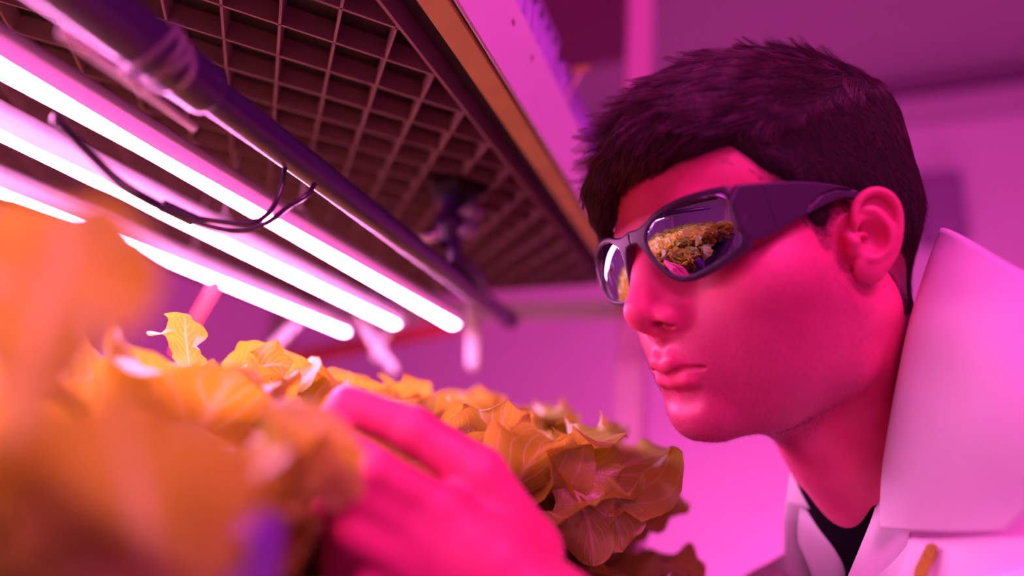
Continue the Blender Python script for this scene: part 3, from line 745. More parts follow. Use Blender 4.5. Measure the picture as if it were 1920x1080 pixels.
# small embroidered patch on the near lapel
PATM = pmat('orange_embroidery', (.42, .30, .02), .8, noise=.6, nscale=300)
sheet('patch', [pz([(1738, 1022, .3350), (1748, 1019, .3330), (1757, 1024, .3310)]), pz([(1728, 1042, .3330), (1742, 1044, .3300), (1756, 1040, .3280)]), pz([(1716, 1068, .3290), (1730, 1070, .3260), (1742, 1066, .3235)]), pz([(1714, 1090, .3260), (1726, 1094, .3230), (1736, 1088, .3210)])], PATM, coat, thick=.001, label='orange embroidered patch on the coat')

# ---------------------------------------------------------------- the room
def struct(name, mb, mat, smooth=False):
    o = mb.build(name, mat, None, smooth); o['kind'] = 'structure'; return o
WALLM = pmat('wall_paint', (.72, .70, .72), .75, noise=.06, nscale=3, spec=.2)
CEILM = pmat('ceiling_paint', (.44, .42, .46), .85, noise=.05, nscale=4, spec=.1)
FLRM = pmat('floor_vinyl', (.45, .43, .45), .5, noise=.2, nscale=14)
TRIMM = pmat('trim_paint', (.50, .48, .52), .6)
YB = 2.25; ZC = 1.45
struct('floor', MB().box((-2.2, -2.2, -H0 - .05), (2.4, YB + .05, -H0)), FLRM)
struct('ceiling', MB().box((-2.2, -2.2, ZC), (2.4, YB + .05, ZC + .05)), CEILM)
struct('wall_back', MB().box((-2.2, YB, -H0), (2.4, YB + .06, ZC)), WALLM)
struct('wall_left', MB().box((-2.26, -2.2, -H0), (-2.2, YB + .05, ZC)), WALLM)
struct('wall_right', MB().box((2.4, -2.2, -H0), (2.46, YB + .05, ZC)), WALLM)
struct('wall_front', MB().box((-2.2, -2.26, -H0), (2.4, -2.2, ZC)), WALLM)
struct('beam', MB().box((-1.3, 1.32, 1.20), (-.29, 1.52, ZC), .004), pmat('dark_duct_paint', (.16, .05, .10), .6))
struct('trim_1', MB().box((-2.2, YB - .05, ZC - .055), (2.4, YB, ZC), .008), pmat('dark_trim_paint', (.20, .12, .20), .7))
struct('trim_2', MB().box((-2.2, YB - .07, 1.275), (2.4, YB, 1.31), .008), TRIMM)
rb = camray(1757, 385) * ((YB - .04) / camray(1757, 385)[1])
wb_ = empty('wall_box', (rb[0], YB, rb[2]), 'dark violet box fixed to the back wall, seen past the back of the head', 'box')
DBX = pmat('dark_violet_metal', (.24, .15, .28), .5)
MB().box((rb[0] - .055, YB - .07, rb[2] - .14), (rb[0] + .075, YB - .0005, rb[2] + .12), .006).build('box_body', DBX, wb_, smooth=False)
MB().box((rb[0] - .048, YB - .075, rb[2] - .130), (rb[0] + .068, YB - .0702, rb[2] + .110), .002).build('door', DBX, wb_, smooth=False)

# ---------------------------------------------------------------- growing rack
ALUM = pmat('white_powder_coat', (.78, .76, .78), .42, noise=.05, nscale=30)
BOUNCEM = pmat('rail_underside_bounce', (.50, .34, .09), .6, noise=.25, nscale=30)  # orange light bounced off the lettuces, put into the colour of the white rail
TRAYM = pmat('beige_plastic', (.22, .12, .13), .5, noise=.08, nscale=20, spec=.35)
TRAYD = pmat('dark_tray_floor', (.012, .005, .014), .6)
BLKM = pmat('black_pipe_plastic', (.045, .012, .110), .30, spec=.6)
GZ = .2648
# the flood tray over the lamps: a ribbed underside, its ribs at 45 degrees to the rail
tray = empty('ribbed_tray', (-.5, .3, GZ), 'beige plastic tray with a square ribbed underside, lying above the grow lamps', 'tray')
X0, X1, Y0, Y1 = -.95, -.2065, -.45, .86
def yend(x): return .8426 - .117 * (x + .203)
cell = .036; O2 = np.array([-.33658, .13444]); u = np.array([.70711, .70711]); w = np.array([-.70711, .70711])
def clipline(p, d):
    """part of the line inside the tray outline (its far edge is slightly skewed)"""
    t0, t1 = -9., 9.
    for (n, c) in ((np.array([1., 0]), X1), (np.array([-1., 0]), -X0), (np.array([0, -1.]), -Y0), (np.array([.117, 1.]), .8426 - .117 * .203)):
        a = n @ d; b = c - n @ p
        if abs(a) < 1e-9:
            if b < 0: return None
        elif a > 0: t1 = min(t1, b / a)
        else: t0 = max(t0, b / a)
    return (p + d * t0, p + d * t1) if t1 > t0 else None
def rib(mb, a, b, z0, z1, th):
    d = (b - a) / np.linalg.norm(b - a); n = np.array([-d[1], d[0]]) * th / 2
    for zz, tt in (((z0, z1), 1.0),):
        P = []
        for z, k in ((z0, .75), (z1, 1.3)):
            P += [(*(a + n * k), z), (*(b + n * k), z), (*(b - n * k), z), (*(a - n * k), z)]
        mb.add(P, [(3, 2, 1, 0), (4, 5, 6, 7), (0, 1, 5, 4), (1, 2, 6, 5), (2, 3, 7, 6), (3, 0, 4, 7)])
RD = .0155
ribs = MB()
for i in range(-40, 41):
    for d, o in ((u, w), (w, u)):
        s = clipline(O2 + o * cell * i, d)
        if s: rib(ribs, s[0], s[1], GZ, GZ + RD, .0023)
ribs.build('ribs', TRAYM, tray, smooth=False)
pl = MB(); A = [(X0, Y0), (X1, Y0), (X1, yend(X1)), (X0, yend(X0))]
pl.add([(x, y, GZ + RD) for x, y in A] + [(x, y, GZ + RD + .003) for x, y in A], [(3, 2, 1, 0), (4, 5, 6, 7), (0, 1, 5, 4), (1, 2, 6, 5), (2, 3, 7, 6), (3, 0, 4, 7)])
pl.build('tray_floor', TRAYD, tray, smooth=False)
rm_ = MB(); Ap = [np.array(a) for a in A]
for k in range(4): rib(rm_, Ap[k], Ap[(k + 1) % 4], GZ - .0005, GZ + RD + .03, .0032)
rm_.build('rim', TRAYM, tray, smooth=False)

# side rail: white face towards the aisle, underside tinted orange for leaf bounce light, a groove next to the tray
rail = empty('shelf_rail', (-.17, .2, GZ), 'white metal side rail of the upper shelf, running along the ribbed tray', 'rail')
MB().box((-.1625, -.6, GZ + .0015), (-.1595, .93, GZ + .078), .0012).build('side_face', ALUM, rail, smooth=False)
MB().box((-.1840, -.6, GZ + .0005), (-.1640, .93, GZ + .004), .0008).build('bottom_flange', BOUNCEM, rail, smooth=False)
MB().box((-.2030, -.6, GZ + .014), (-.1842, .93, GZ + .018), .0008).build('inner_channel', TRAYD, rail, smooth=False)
bo = MB()
SCRM = pmat('screw_steel', (.5, .35, .4), .4, .4)
for y in (.335, .378, .55, .72): MB().lathe([(.0001, .0), (.0028, .0002), (.0030, -.0003), (.0030, -.004)], (-.1590, y, GZ + .055), (1, 0, 0), 14).build('screw', SCRM, rail)
# upper shelf goods, blurred above the rail
CRM = pmat('violet_clear_plastic', (.40, .26, .62), .25, spec=.6)
shelf_deck = finish(MB().box((-.95, -.6, GZ + .062), (-.1672, .90, GZ + .070)).build('shelf_deck', ALUM, None, smooth=False), 'flat white deck of the upper shelf above the ribbed tray', 'shelf')
def crate(x, y, sx, sy, h, label):
    c = empty('ribbed_crate', (x, y, GZ + .070), label, 'crate', 'clear plastic crates on the upper shelf')
    z = GZ + .0702; b = MB()
    b.box((x - sx, y - sy, z), (x + sx, y + sy, z + .004), .001)
    for a, bb in (((x - sx, y - sy), (x + sx, y - sy + .003)), ((x - sx, y + sy - .003), (x + sx, y + sy)), ((x - sx, y - sy), (x - sx + .003, y + sy)), ((x + sx - .003, y - sy), (x + sx, y + sy))): b.box((*a, z), (*bb, z + h), .001)
    b.build('crate_body', CRM, c, smooth=False)
    r = MB(); n = int(2 * sy / .018)
    for k in range(n + 1): yy = y - sy + 2 * sy * k / n; r.box((x + sx, yy - .002, z + .004), (x + sx + .004, yy + .002, z + h - .006), .0008)
    n = int(2 * sx / .018)
    for k in range(n + 1): xx = x - sx + 2 * sx * k / n; r.box((xx - .002, y - sy - .004, z + .004), (xx + .002, y - sy, z + h - .006), .0008)
    r.build('side_ribs', CRM, c, smooth=False)
    MB().box((x - sx - .005, y - sy - .005, z + h - .006), (x + sx + .005, y - sy + .003, z + h), .001).box((x + sx - .003, y - sy - .005, z + h - .006), (x + sx + .005, y + sy + .005, z + h), .001).build('crate_rim', CRM, c, smooth=False)
crate(-.25, .22, .07, .085, .095, 'violet clear crate with ribbed sides, first on the upper shelf, nearest the viewer')
crate(-.25, .405, .07, .080, .092, 'violet clear crate with ribbed sides, second on the upper shelf between two others')
crate(-.25, .60, .07, .090, .086, 'violet clear crate, third along the upper shelf, behind the hair')

# black pipe with coupling under the tray
PA, PB = v3(-.2585, .1234, .172), v3(-.2913, .6814, .172); PD = (PB - PA) / np.linalg.norm(PB - PA)
pipe = empty('black_pipe', PA, 'black plastic water pipe running under the ribbed tray beside the grow lamps', 'pipe')
MB().tube([PA - PD * .45, PA, PB, PB + PD * .012], .0104, 28, round_ends=False).tube([PB, PB + PD * .018], [.0122, .0122], 24, round_ends=True).build('tube', BLKM, pipe)
MB().lathe([(.0104, -.34), (.0138, -.34), (.0140, -.335), (.0140, .0575), (.0136, .0595), (.0104, .0597)], PA, PD, 32).build('coupling', BLKM, pipe)
CLR = pmat('clear_tape', (.85, .75, .85), .12, Transmission_Weight=.75, IOR=1.3)
tp = MB()
for k, (o, tl, r) in enumerate(((.022, .35, .0150), (.027, -.1, .0155), (.032, .2, .0148), (.035, -.35, .0152))):
    c = PA + PD * o; e1 = np.cross(PD, UP); e1 /= np.linalg.norm(e1); e2 = np.cross(e1, PD)
    tp.tube([c + (e1 * math.cos(a) + e2 * math.sin(a)) * r * (1 + .12 * math.sin(3 * a + k)) + PD * tl * .012 * math.sin(a) for a in np.linspace(0, 2 * math.pi, 33)], .0012, 8, cap=False)
tp.build('clear_tie', CLR, pipe)
# string of clear beads along the underside of the pipe
BEAD = pmat('clear_bead', (.95, .85, .95), .12, spec=1.0)
bs_ = MB(); side_ = np.cross(PD, UP); side_ /= np.linalg.norm(side_)
BA, BB = at(120, 62, .236), at(362, 238, .312)
for k in range(24):
    c = BA + (BB - BA) * k / 23
    bs_.lathe([(.0001, -.0020), (.0013, -.0016), (.0020, -.0005), (.0020, .0005), (.0013, .0016), (.0001, .0020)], c, PD, 10)
bs_.tube([BA, BB], .0009, 6)
finish(bs_.build('bead_strip', BEAD, None), 'strip of clear shiny beads hanging along the underside of the black pipe', 'beads')

# hanging valve between tray and pipe
val = empty('pipe_valve', v3(-.30, .58, GZ), 'blurred black valve hanging from the ribbed tray, joined to the pipe by a bent hose', 'valve')
vc = camray(856, 350) * (GZ / camray(856, 350)[2])
MB().lathe([(.0001, .002), (.028, .002), (.030, -.006), (.024, -.012), (.012, -.014), (.0001, -.014)], vc, (0, 0, 1), 6).build('flange', pmat('black_rubber', (.008, .005, .008), .7, spec=.2), val, smooth=False)
MB().lathe([(.011, -.010), (.013, -.018), (.014, -.036), (.018, -.040), (.018, -.052), (.013, -.056), (.012, -.066)], vc, (0, 0, 1), 20).build('valve_body', BLKM, val)
MB().tube([vc + v3(.010, 0, -.034), vc + v3(.026, -.004, -.032)], [.0085, .0100], 18, round_ends=True).build('knob', pmat('violet_knob', (.22, .14, .30), .35), val)
MB().tube([vc + v3(.008, .0, -.050), vc + v3(.024, -.004, -.052)], [.0075, .0085], 18, round_ends=True).build('knob', pmat('violet_knob2', (.22, .14, .30), .35), val)
MB().tube([vc + v3(-.010, -.006, -.056), vc + v3(-.026, -.012, -.060)], [.004, .0062], 14, round_ends=True).build('steel_plug', pmat('polished_steel', (.9, .8, .9), .15, 1.0), val)
hp = [vc + v3(.004, 0, -.062), vc + v3(.006, .004, -.078), PB - PD * .14 + v3(.012, 0, .012), PB - PD * .11 + v3(.008, 0, .003), PB - PD * .08]
MB().tube(hp, .0075, 16).build('hose', BLKM, val)

# ---------------------------------------------------------------- grow lamps
LEDM = emat('lit_diffuser', (1.0, .26, .76), 95.0)
GLOWM = emat('frosted_cover', (1.0, .075, .58), .9)
LEDE = pmat('lamp_housing', (.85, .78, .85), .35)
ENDM = pmat('lamp_end_cap', (.85, .82, .85), .4)
def lamp(A, B, label):
    A = np.array(A, float); B = np.array(B, float); D = (B - A) / np.linalg.norm(B - A)
    L = empty('grow_lamp', A, label, 'lamp', 'lit tube lamps hanging under the ribbed tray')
    side = np.cross(D, UP); side /= np.linalg.norm(side); r = .0125
    def half(a0, a1, rr, n=18):
        ang = np.linspace(a0, a1, n); m = MB()
        P = []
        for p in (A, B):
            for a in ang: P.append(p + rr * (side * math.cos(a) + UP * math.sin(a)))
        Fq = [(i, i + 1, n + i + 1, n + i) for i in range(n - 1)]
        m.add(P, Fq); return m
    half(math.radians(224), math.radians(316), r, 14).build('diffuser', LEDM, L)
    half(math.radians(176), math.radians(224), r, 8).build('frosted_cover', GLOWM, L); half(math.radians(316), math.radians(364), r, 8).build('frosted_cover', GLOWM, L)
    # housing: closed upper body
    hb = MB(); ang = np.linspace(math.radians(3), math.radians(177), 22); P = []
    for p in (A, B):
        for a in ang: P.append(p + r * 1.03 * (side * math.cos(a) + UP * math.sin(a)))
    n = 22; hb.add(P, [(n + i, n + i + 1, i + 1, i) for i in range(n - 1)] + [(0, n - 1, 2 * n - 1, n), tuple(range(n)), tuple(range(2 * n - 1, n - 1, -1))]); hb.build('housing', LEDE, L)
    for p, d in ((A, -D), (B, D)): MB().lathe([(.0001, .012), (.0100, .012), (.0132, .009), (.0134, -.002), (.0126, -.003)], p, d, 24).build('end_cap', ENDM, L)
    return L
LAMPS = [((-.342, -.20, .182), (-.394, .726, .182), 'lit white tube lamp nearest the black pipe'),
         ((-.420, -.20, .182), (-.492, .722, .182), 'lit white tube lamp between the other two, crossed by the thin cables'),
         ((-.534, -.10, .182), (-.624, .775, .182), 'lit white tube lamp farthest from the pipe, lowest in the picture')]
for a, b, l in LAMPS: lamp(a, b, l)
# hangers that hold the lamps up to the tray, and the light straps at their ends
HANG = pmat('white_strap', (.85, .80, .85), .5)
for i, (a, b, l) in enumerate(LAMPS):
    a = np.array(a); b = np.array(b); D = (b - a) / np.linalg.norm(b - a)
    for t in (.30, .62, .93):
        c = a + (b - a) * t; m = MB(); s_ = np.cross(D, UP); s_ /= np.linalg.norm(s_)
        m.tube([c - s_ * .0145 - UP * .004, c - s_ * .0145 + UP * .006, c - s_ * .006 + UP * .0155, c + UP * .018, c + s_ * .006 + UP * .0155, c + s_ * .0145 + UP * .006, c + s_ * .0145 - UP * .004], .0011, 8)
        m.tube([c + UP * .018, v3(c[0], c[1], GZ + .001)], .0011, 8)
        finish(m.build('lamp_hanger', HANG, None), '%s wire hanger holding %s' % (('first', 'second', 'third')[(.30, .62, .93).index(t)], ('the lamp nearest the pipe', 'the middle lamp', 'the lamp farthest from the pipe')[i]), 'hanger', 'wire hangers of the tube lamps')
def strap(P, r, label, mat=HANG, name='strap', cat='strap'):
    m = MB(); n = len(P)
    m.tube([np.array(p) for p in P], r, 10, round_ends=True)
    return finish(m.build(name, mat, None), label, cat, 'hanging straps past the lamp ends')
strap([at(672, 585, .93), at(700, 640, .93), at(738, 692, .93)], .0075, 'pale strap hanging slanted from the end of the middle lamp')
strap([at(748, 590, .95), at(722, 630, .95), at(706, 668, .95)], .0070, 'pale strap crossing the slanted one below the middle lamp')
strap([at(886, 578, .88), at(888, 620, .88), at(889, 680, .88)], .0120, 'wide pale strap hanging straight down below the end of the black pipe')
strap([at(560, 600, .95), at(520, 640, .95), at(485, 680, .95)], .0085, 'faint strap slanting below the end of the farthest lamp')
REDM = pmat('red_post_plastic', (.75, .10, .12), .5)
strap([at(404, 535, .62), at(388, 562, .62), at(366, 600, .62), at(330, 660, .62)], .0062, 'slanted red tube rising behind the pale lettuce leaf', REDM, 'red_tube', 'tube')
strap([at(850, 612, 1.25), at(640, 655, 1.25), at(420, 700, 1.25)], .018, 'blurred red rail crossing behind the lamp ends', REDM, 'red_rail', 'rail')

# thin cables looping under the lamps
CABM = pmat('black_cable', (.030, .018, .035), .22, spec=.7)
def bez(P, n=10):
    P = np.array(P, float); A = np.concatenate([[2 * P[0] - P[1]], P, [2 * P[-1] - P[-2]]]); o = []
    for i in range(1, len(A) - 2):
        for k in range(n):
            t = k / n; o.append(.5 * ((2 * A[i]) + (-A[i - 1] + A[i + 1]) * t + (2 * A[i - 1] - 5 * A[i] + 4 * A[i + 1] - A[i + 2]) * t * t + (-A[i - 1] + 3 * A[i] - 3 * A[i + 1] + A[i + 2]) * t ** 3))
    o.append(A[-2]); return o
c1 = [at(100, 215, .300), at(160, 275, .305), at(225, 338, .315), at(290, 378, .325), at(345, 402, .335), at(410, 415, .340), at(470, 418, .345), at(503, 400, .350), at(521, 370, .355), at(531, 335, .362), at(534, 300, .372)]
c2 = [at(100, 225, .296), at(160, 283, .302), at(225, 345, .311), at(290, 385, .322), at(345, 408, .331), at(400, 426, .335), at(450, 432, .340), at(500, 418, .345), at(540, 388, .352), at(575, 366, .360), at(590, 345, .372)]
finish(MB().tube(bez(c1), .00165, 10).build('cable', CABM, None), 'thin black cable looping under the lamps, its end turning straight up to the pipe', 'cable', 'thin black cables under the lamps')
finish(MB().tube(bez(c2), .00165, 10).build('cable', CABM, None), 'thin black cable looping lower under the lamps, its end slanting to the right', 'cable', 'thin black cables under the lamps')
wr = MB()
for k in range(9):
    c = at(305 + k * 7, 386 + k * 3.2, .327 + k * .001)
    wr.lathe([(.0030, -.0011), (.0040, -.0009), (.0040, .0009), (.0030, .0011)], c, at(345, 402, .335) - at(290, 378, .325), 12)
finish(wr.build('cable_wrap', CABM, None), 'black tape wound round the two thin cables under the lamps', 'tape')

# lower rack: posts and growing channels
CHM = pmat('channel_plastic', (.030, .022, .040), .40, noise=.05)
POSTM = ALUM
for i, (x, y, tx) in enumerate(((-.19, -.55, 'near'), (-.19, .925, 'far'), (-.93, -.55, 'near'), (-.93, .925, 'far'))):
    pass

# ---------------------------------------------------------------- lettuces
def leaf_material():
    m, nt, N, L, B = nmat('lettuce_leaf')
    def attr(n): a = N.new('ShaderNodeAttribute'); a.attribute_name = n; return a.outputs['Fac']
    def mth(op, a, b=None, c=None, cl=False):
        x = N.new('ShaderNodeMath'); x.operation = op; x.use_clamp = cl
        for s, v in ((0, a), (1, b), (2, c)):
            if v is None: continue
            if hasattr(v, 'links'): L.new(v, x.inputs[s])
            else: x.inputs[s].default_value = v
        return x.outputs[0]
    def mr(f, a, b, c=0., d=1.):
        x = N.new('ShaderNodeMapRange'); x.clamp = True
        for s, v in ((1, a), (2, b), (3, c), (4, d)): x.inputs[s].default_value = v
        L.new(f, x.inputs[0]); return x.outputs[0]
    S, T = attr('along'), attr('across')
    at_ = mth('ABSOLUTE', T)
    rib = mth('MULTIPLY', mr(mth('ADD', at_, mth('MULTIPLY', S, .05)), .055, .13, 1, 0), mr(S, .55, 1., 1, .35))
    ph = mth('MULTIPLY', mth('SUBTRACT', S, mth('MULTIPLY', at_, .38)), 58.)
    vein = mr(mth('SINE', ph), .80, .99)
    vein = mth('MULTIPLY', vein, mr(at_, .04, .9, .9, .25))
    tc = N.new('ShaderNodeTexCoord'); vo = N.new('ShaderNodeTexVoronoi'); vo.feature = 'DISTANCE_TO_EDGE'; vo.inputs['Scale'].default_value = 330; L.new(tc.outputs['Object'], vo.inputs['Vector'])
    small = mr(vo.outputs['Distance'], .0, .07, .22, 0)
    pale = mth('MAXIMUM', rib, mth('MAXIMUM', mth('MULTIPLY', vein, .75), mth('MULTIPLY', small, .35)), cl=True)
    base_pale = mr(S, .05, .50, .85, 0)
    pale = mth('MAXIMUM', pale, base_pale)
    nz = N.new('ShaderNodeTexNoise'); nz.inputs['Scale'].default_value = 22; L.new(tc.outputs['Object'], nz.inputs['Vector'])
    oi = N.new('ShaderNodeObjectInfo')
    def mix(f, a, b):
        x = N.new('ShaderNodeMix'); x.data_type = 'RGBA'
        for s, v in ((6, a), (7, b)):
            if isinstance(v, tuple): x.inputs[s].default_value = (*v, 1)
            else: L.new(v, x.inputs[s])
        L.new(f, x.inputs[0]); return x.outputs[2]
    c = mix(mr(nz.outputs['Fac'], .35, .65), (.46, .60, .070), (.26, .42, .040))
    c = mix(pale, c, (.80, .74, .36))
    L.new(c, B.inputs['Base Color']); B.inputs['Roughness'].default_value = .34; B.inputs['Specular IOR Level'].default_value = .8
    tr = N.new('ShaderNodeBsdfTranslucent'); c2 = mix(pale, (.66, .44, .02), (.85, .62, .22)); L.new(c2, tr.inputs['Color'])
    ms = N.new('ShaderNodeMixShader'); ms.inputs[0].default_value = .42; L.new(B.outputs[0], ms.inputs[1]); L.new(tr.outputs[0], ms.inputs[2]); L.new(ms.outputs[0], N['Material Output'].inputs['Surface'])
    bp_ = N.new('ShaderNodeBump'); bp_.inputs['Strength'].default_value = .7; bp_.inputs['Distance'].default_value = .0012
    L.new(mth('ADD', mth('ADD', mth('MULTIPLY', vein, .5), mth('MULTIPLY', small, .3)), rib), bp_.inputs['Height']); L.new(bp_.outputs['Normal'], B.inputs['Normal'])
    return m
LEAFM = leaf_material()
STEMM = pmat('lettuce_stem', (.75, .72, .45), .5)
CUPM = pmat('dark_blue_cup', (.045, .030, .16), .35, spec=.6)

def leaf_grid(rs, Ln, W, tilt0, tilt1, ns=40, nt=19, ruf=1., cup=.25, twist=0., axis=None, face=None, rnd=0.):
    """one frilly leaf; axis None: its own frame, base at the origin, growing up and towards +x; returns V, F, along, across"""
    u = np.linspace(0, 1, ns); s = 1 - (1 - u) ** 1.5; s = .5 * s + .5 * u; t = np.sin(np.linspace(-1, 1, nt) * math.pi / 2 * .8) / math.sin(math.pi / 2 * .8)
    if axis is None:
        sf = np.linspace(0, 1, 200); th = tilt0 + (tilt1 - tilt0) * sf ** 1.4; ds = Ln / 199
        ax = np.concatenate([[0], np.cumsum(np.sin((th[1:] + th[:-1]) / 2) * ds)]); az = np.concatenate([[0], np.cumsum(np.cos((th[1:] + th[:-1]) / 2) * ds)])
        C = np.stack([np.interp(s, sf, ax), 0 * s, np.interp(s, sf, az)], 1); th = np.interp(s, sf, th)
        T = np.stack([np.sin(th), 0 * s, np.cos(th)], 1); Nn = np.stack([-np.cos(th), 0 * s, np.sin(th)], 1); S = np.cross(Nn, T) * -1
    else:
        a, b, c = (np.array(p, float) for p in axis); q = s[:, None]
        b = 2 * b - (a + c) / 2
        C = a * (1 - q) ** 2 + 2 * b * q * (1 - q) + c * q ** 2; T = 2 * (1 - q) * (b - a) + 2 * q * (c - b); T /= nrm(T)[:, None]
        Nn = np.array(face, float)[None] - T * (T @ np.array(face, float))[:, None]; Nn /= nrm(Nn)[:, None]; S = np.cross(T, Nn)
    if twist:
        an = twist * s[:, None]; S, Nn = S * np.cos(an) + Nn * np.sin(an), Nn * np.cos(an) - S * np.sin(an)
    shape = .10 + .90 * sstep(s, .02 + .12 * (1 - rnd), .66 - .15 * rnd) ** 1.1
    shape = shape * np.sqrt(np.clip(1 - (np.clip(s - .60, 0, 1) / .40) ** 2.2, 0, 1)) + .004
    nl = rs.uniform(2.0, 3.2); env = sstep(s, .15, .5)
    V = np.zeros((ns, nt, 3)); A = np.zeros((ns, nt)); B = np.zeros((ns, nt))
    par = {sg: (rs.uniform(0, 6.3), rs.uniform(1.8, 3.0), rs.uniform(4.5, 6.5), rs.uniform(0, 6.3)) for sg in (-1, 1)}
    for j, tt in enumerate(t):
        ph, ff, f2, ph2 = par[1 if tt > 0 else -1]; a = abs(tt)
        lob = 1 + env * a * (.15 * np.sin(2 * math.pi * nl * s + ph) + .10 * (np.abs(np.sin(math.pi * nl * 2.6 * s + ph2)) - .6))
        y = W * .5 * shape * tt * lob
        wv = ruf * W * env * (shape ** .5)
        h = wv * (.10 * a ** 1.6 * np.sin(2 * math.pi * ff * s + ph) + .050 * a ** 2.4 * np.sin(2 * math.pi * f2 * s + ph2) + .016 * a ** 3 * np.sin(2 * math.pi * f2 * 2.1 * s + ph)) + cup * W * .5 * shape * a ** 2
        h = h + .022 * W * np.sin(5 * s * math.pi + tt * 4 + ph) * a * (1 - a) * 2
        back = wv * (.07 * np.cos(2 * math.pi * ff * s + ph) * a ** 2 + .03 * np.cos(2 * math.pi * f2 * s + ph2) * a ** 2)
        V[:, j] = C + S * y[:, None] + Nn * h[:, None] + T * back[:, None]
        A[:, j] = s; B[:, j] = tt
    Fq = np.array([(i * nt + j, i * nt + j + 1, (i + 1) * nt + j + 1, (i + 1) * nt + j) for i in range(ns - 1) for j in range(nt - 1)])
    return V.reshape(-1, 3), Fq, A.ravel(), B.ravel()
def rz(V, a): c, s = math.cos(a), math.sin(a); return V @ np.array([[c, s, 0], [-s, c, 0], [0, 0, 1]])
def lettuce_mesh(seed, h=.165, spread=1., n=44, droop=0):
    rs = np.random.RandomState(seed); Vs, Fs, As, Bs = [], [], [], []; b = 0
    for k in range(n + droop):
        f = min(1, k / (n - 1))                                    # 0 inner, 1 outer
        Ln = h * (.78 + .26 * f) * rs.uniform(.88, 1.12); W = h * (.36 + .24 * f) * rs.uniform(.82, 1.18)
        t0 = math.radians(3 + 18 * f * spread + rs.uniform(-4, 4)); t1 = math.radians(18 + 56 * f * spread + rs.uniform(-16, 22))
        if k >= n: Ln, W, t0, t1 = h * rs.uniform(.78, 1.0), h * rs.uniform(.42, .6), math.radians(rs.uniform(40, 60)), math.radians(rs.uniform(125, 165))
        V, Fq, A, B = leaf_grid(rs, Ln, W, t0, t1, 40, 19, ruf=rs.uniform(1.0, 1.9), cup=rs.uniform(.05, .35) * (1 - .5 * f), twist=rs.uniform(-.5, .5))
        V = V + v3(.004 + .008 * f, 0, 0); V = rz(V, k * 2.39996 + rs.uniform(-.25, .25)) + v3(0, 0, .004 * (1 - f))
        Vs.append(V); Fs.append(Fq + b); As.append(A); Bs.append(B); b += len(V)
    return np.concatenate(Vs), np.concatenate(Fs), np.concatenate(As), np.concatenate(Bs)
LZ = -.118
def lettuce_proto(seed, label, x, y, **k):
    k.setdefault('spread', {21: .62, 22: 1.15, 23: 1.25}.get(seed, .95)); k.setdefault('droop', {22: 9, 23: 9}.get(seed, 0))
    e = empty('lettuce', (x, y, LZ), label, 'lettuce', 'frilly lettuces in the growing channels')
    V, Fq, A, B = lettuce_mesh(seed, **k)
    mesh_obj('leaves', V, Fq, LEAFM, e, attrs={'along': A, 'across': B}, local=True)
    MB().lathe([(.0001, -.012), (.008, -.010), (.010, .0), (.009, .012), (.004, .024), (.0001, .026)]).build('stem', STEMM, e, local=True)
    MB().lathe([(.018, -.030), (.0205, -.004), (.0205, .0), (.0265, .0005), (.0265, .003), (.0190, .003), (.0180, .0), (.0160, -.028), (.0001, -.029)], seg=28).build('growing_cup', CUPM, e, local=True)
    return e
def copy_plant(src, x, y, rot, sc, label):
    o = src.copy(); COL.objects.link(o); o.location = (x, y, LZ + H0); o.rotation_euler = (0, 0, rot); o.scale = (sc,) * 3; o['label'] = label
    for ch in src.children: c = ch.copy(); COL.objects.link(c); c.parent = o
    return o
GEN = {-.17: 'frilly lettuce head in the channel nearest the aisle, past the end of the others', -.335: 'frilly lettuce head in the second channel from the aisle', -.50: 'frilly lettuce head in the third channel from the aisle, under the tube lamps', -.665: 'frilly lettuce head in the channel farthest from the aisle'}
PL = [  # x, y, rotation, height scale, seed index, label
    (-.205, .150, 0.4, .76, 0, 'large blurred orange-lit lettuce in front of the fingertips'),
    (-.190, .410, 4.1, 1.06, 1, 'sharp lettuce head with drooping outer leaves directly behind the hand'),
    (-.165, .580, 2.3, .88, 2, 'low dark lettuce head under the face, behind the one with drooping leaves'),
    (-.170, .745, 0.2, .74, 3, 'last lettuce head of the channel nearest the aisle'),
    (-.340, .265, 0.0, 1.10, 3, 'tall lettuce with a pale veined leaf standing up towards the lamps'),
    (-.335, .425, 2.0, 1.12, 0, 'brightly lit lettuce head behind the fingertips'),
    (-.300, .600, 4.0, 1.27, 1, 'lettuce head with an orange glowing crown beyond the one behind the hand'),
    (-.345, .100, 1.0, .98, 2, 'blurred lettuce head beyond the large near one'),
    (-.215, -.004, 2.0, 1.08, 0, 'very blurred tall lettuce head closest to the viewer, glowing orange'),
]
protos = []; plants = []
for sd, (x, y, r, sc, si, lb) in zip((21, 22, 23, 24), (PL[0], PL[1], PL[2], PL[3])):
    e = lettuce_proto(sd, lb, x, y); e.rotation_euler = (0, 0, r); e.scale = (sc,) * 3; protos.append(e); plants.append(e)
for x, y, r, sc, si, lb in PL[4:]: plants.append(copy_plant(protos[si], x, y, r, sc, lb))
prs = random.Random(4)
done = {(round(p[0], 1), round(p[1], 1)) for p in PL}
for x in (-.17, -.335, -.50, -.665):
    for k in range(8):
        y = -.40 + .165 * k
        if x == -.17 and y > -.10: continue
        if x == -.335 and -.0 < y < .70: continue
        o = copy_plant(protos[prs.randrange(4)], x + prs.uniform(-.01, .01), y + prs.uniform(-.012, .012), prs.uniform(0, 6.28), prs.uniform(.92, 1.06), GEN[x] if x != -.17 else 'frilly lettuce head in the channel nearest the aisle, towards its near end')
        o['group'] = 'frilly lettuces farther along the channels'
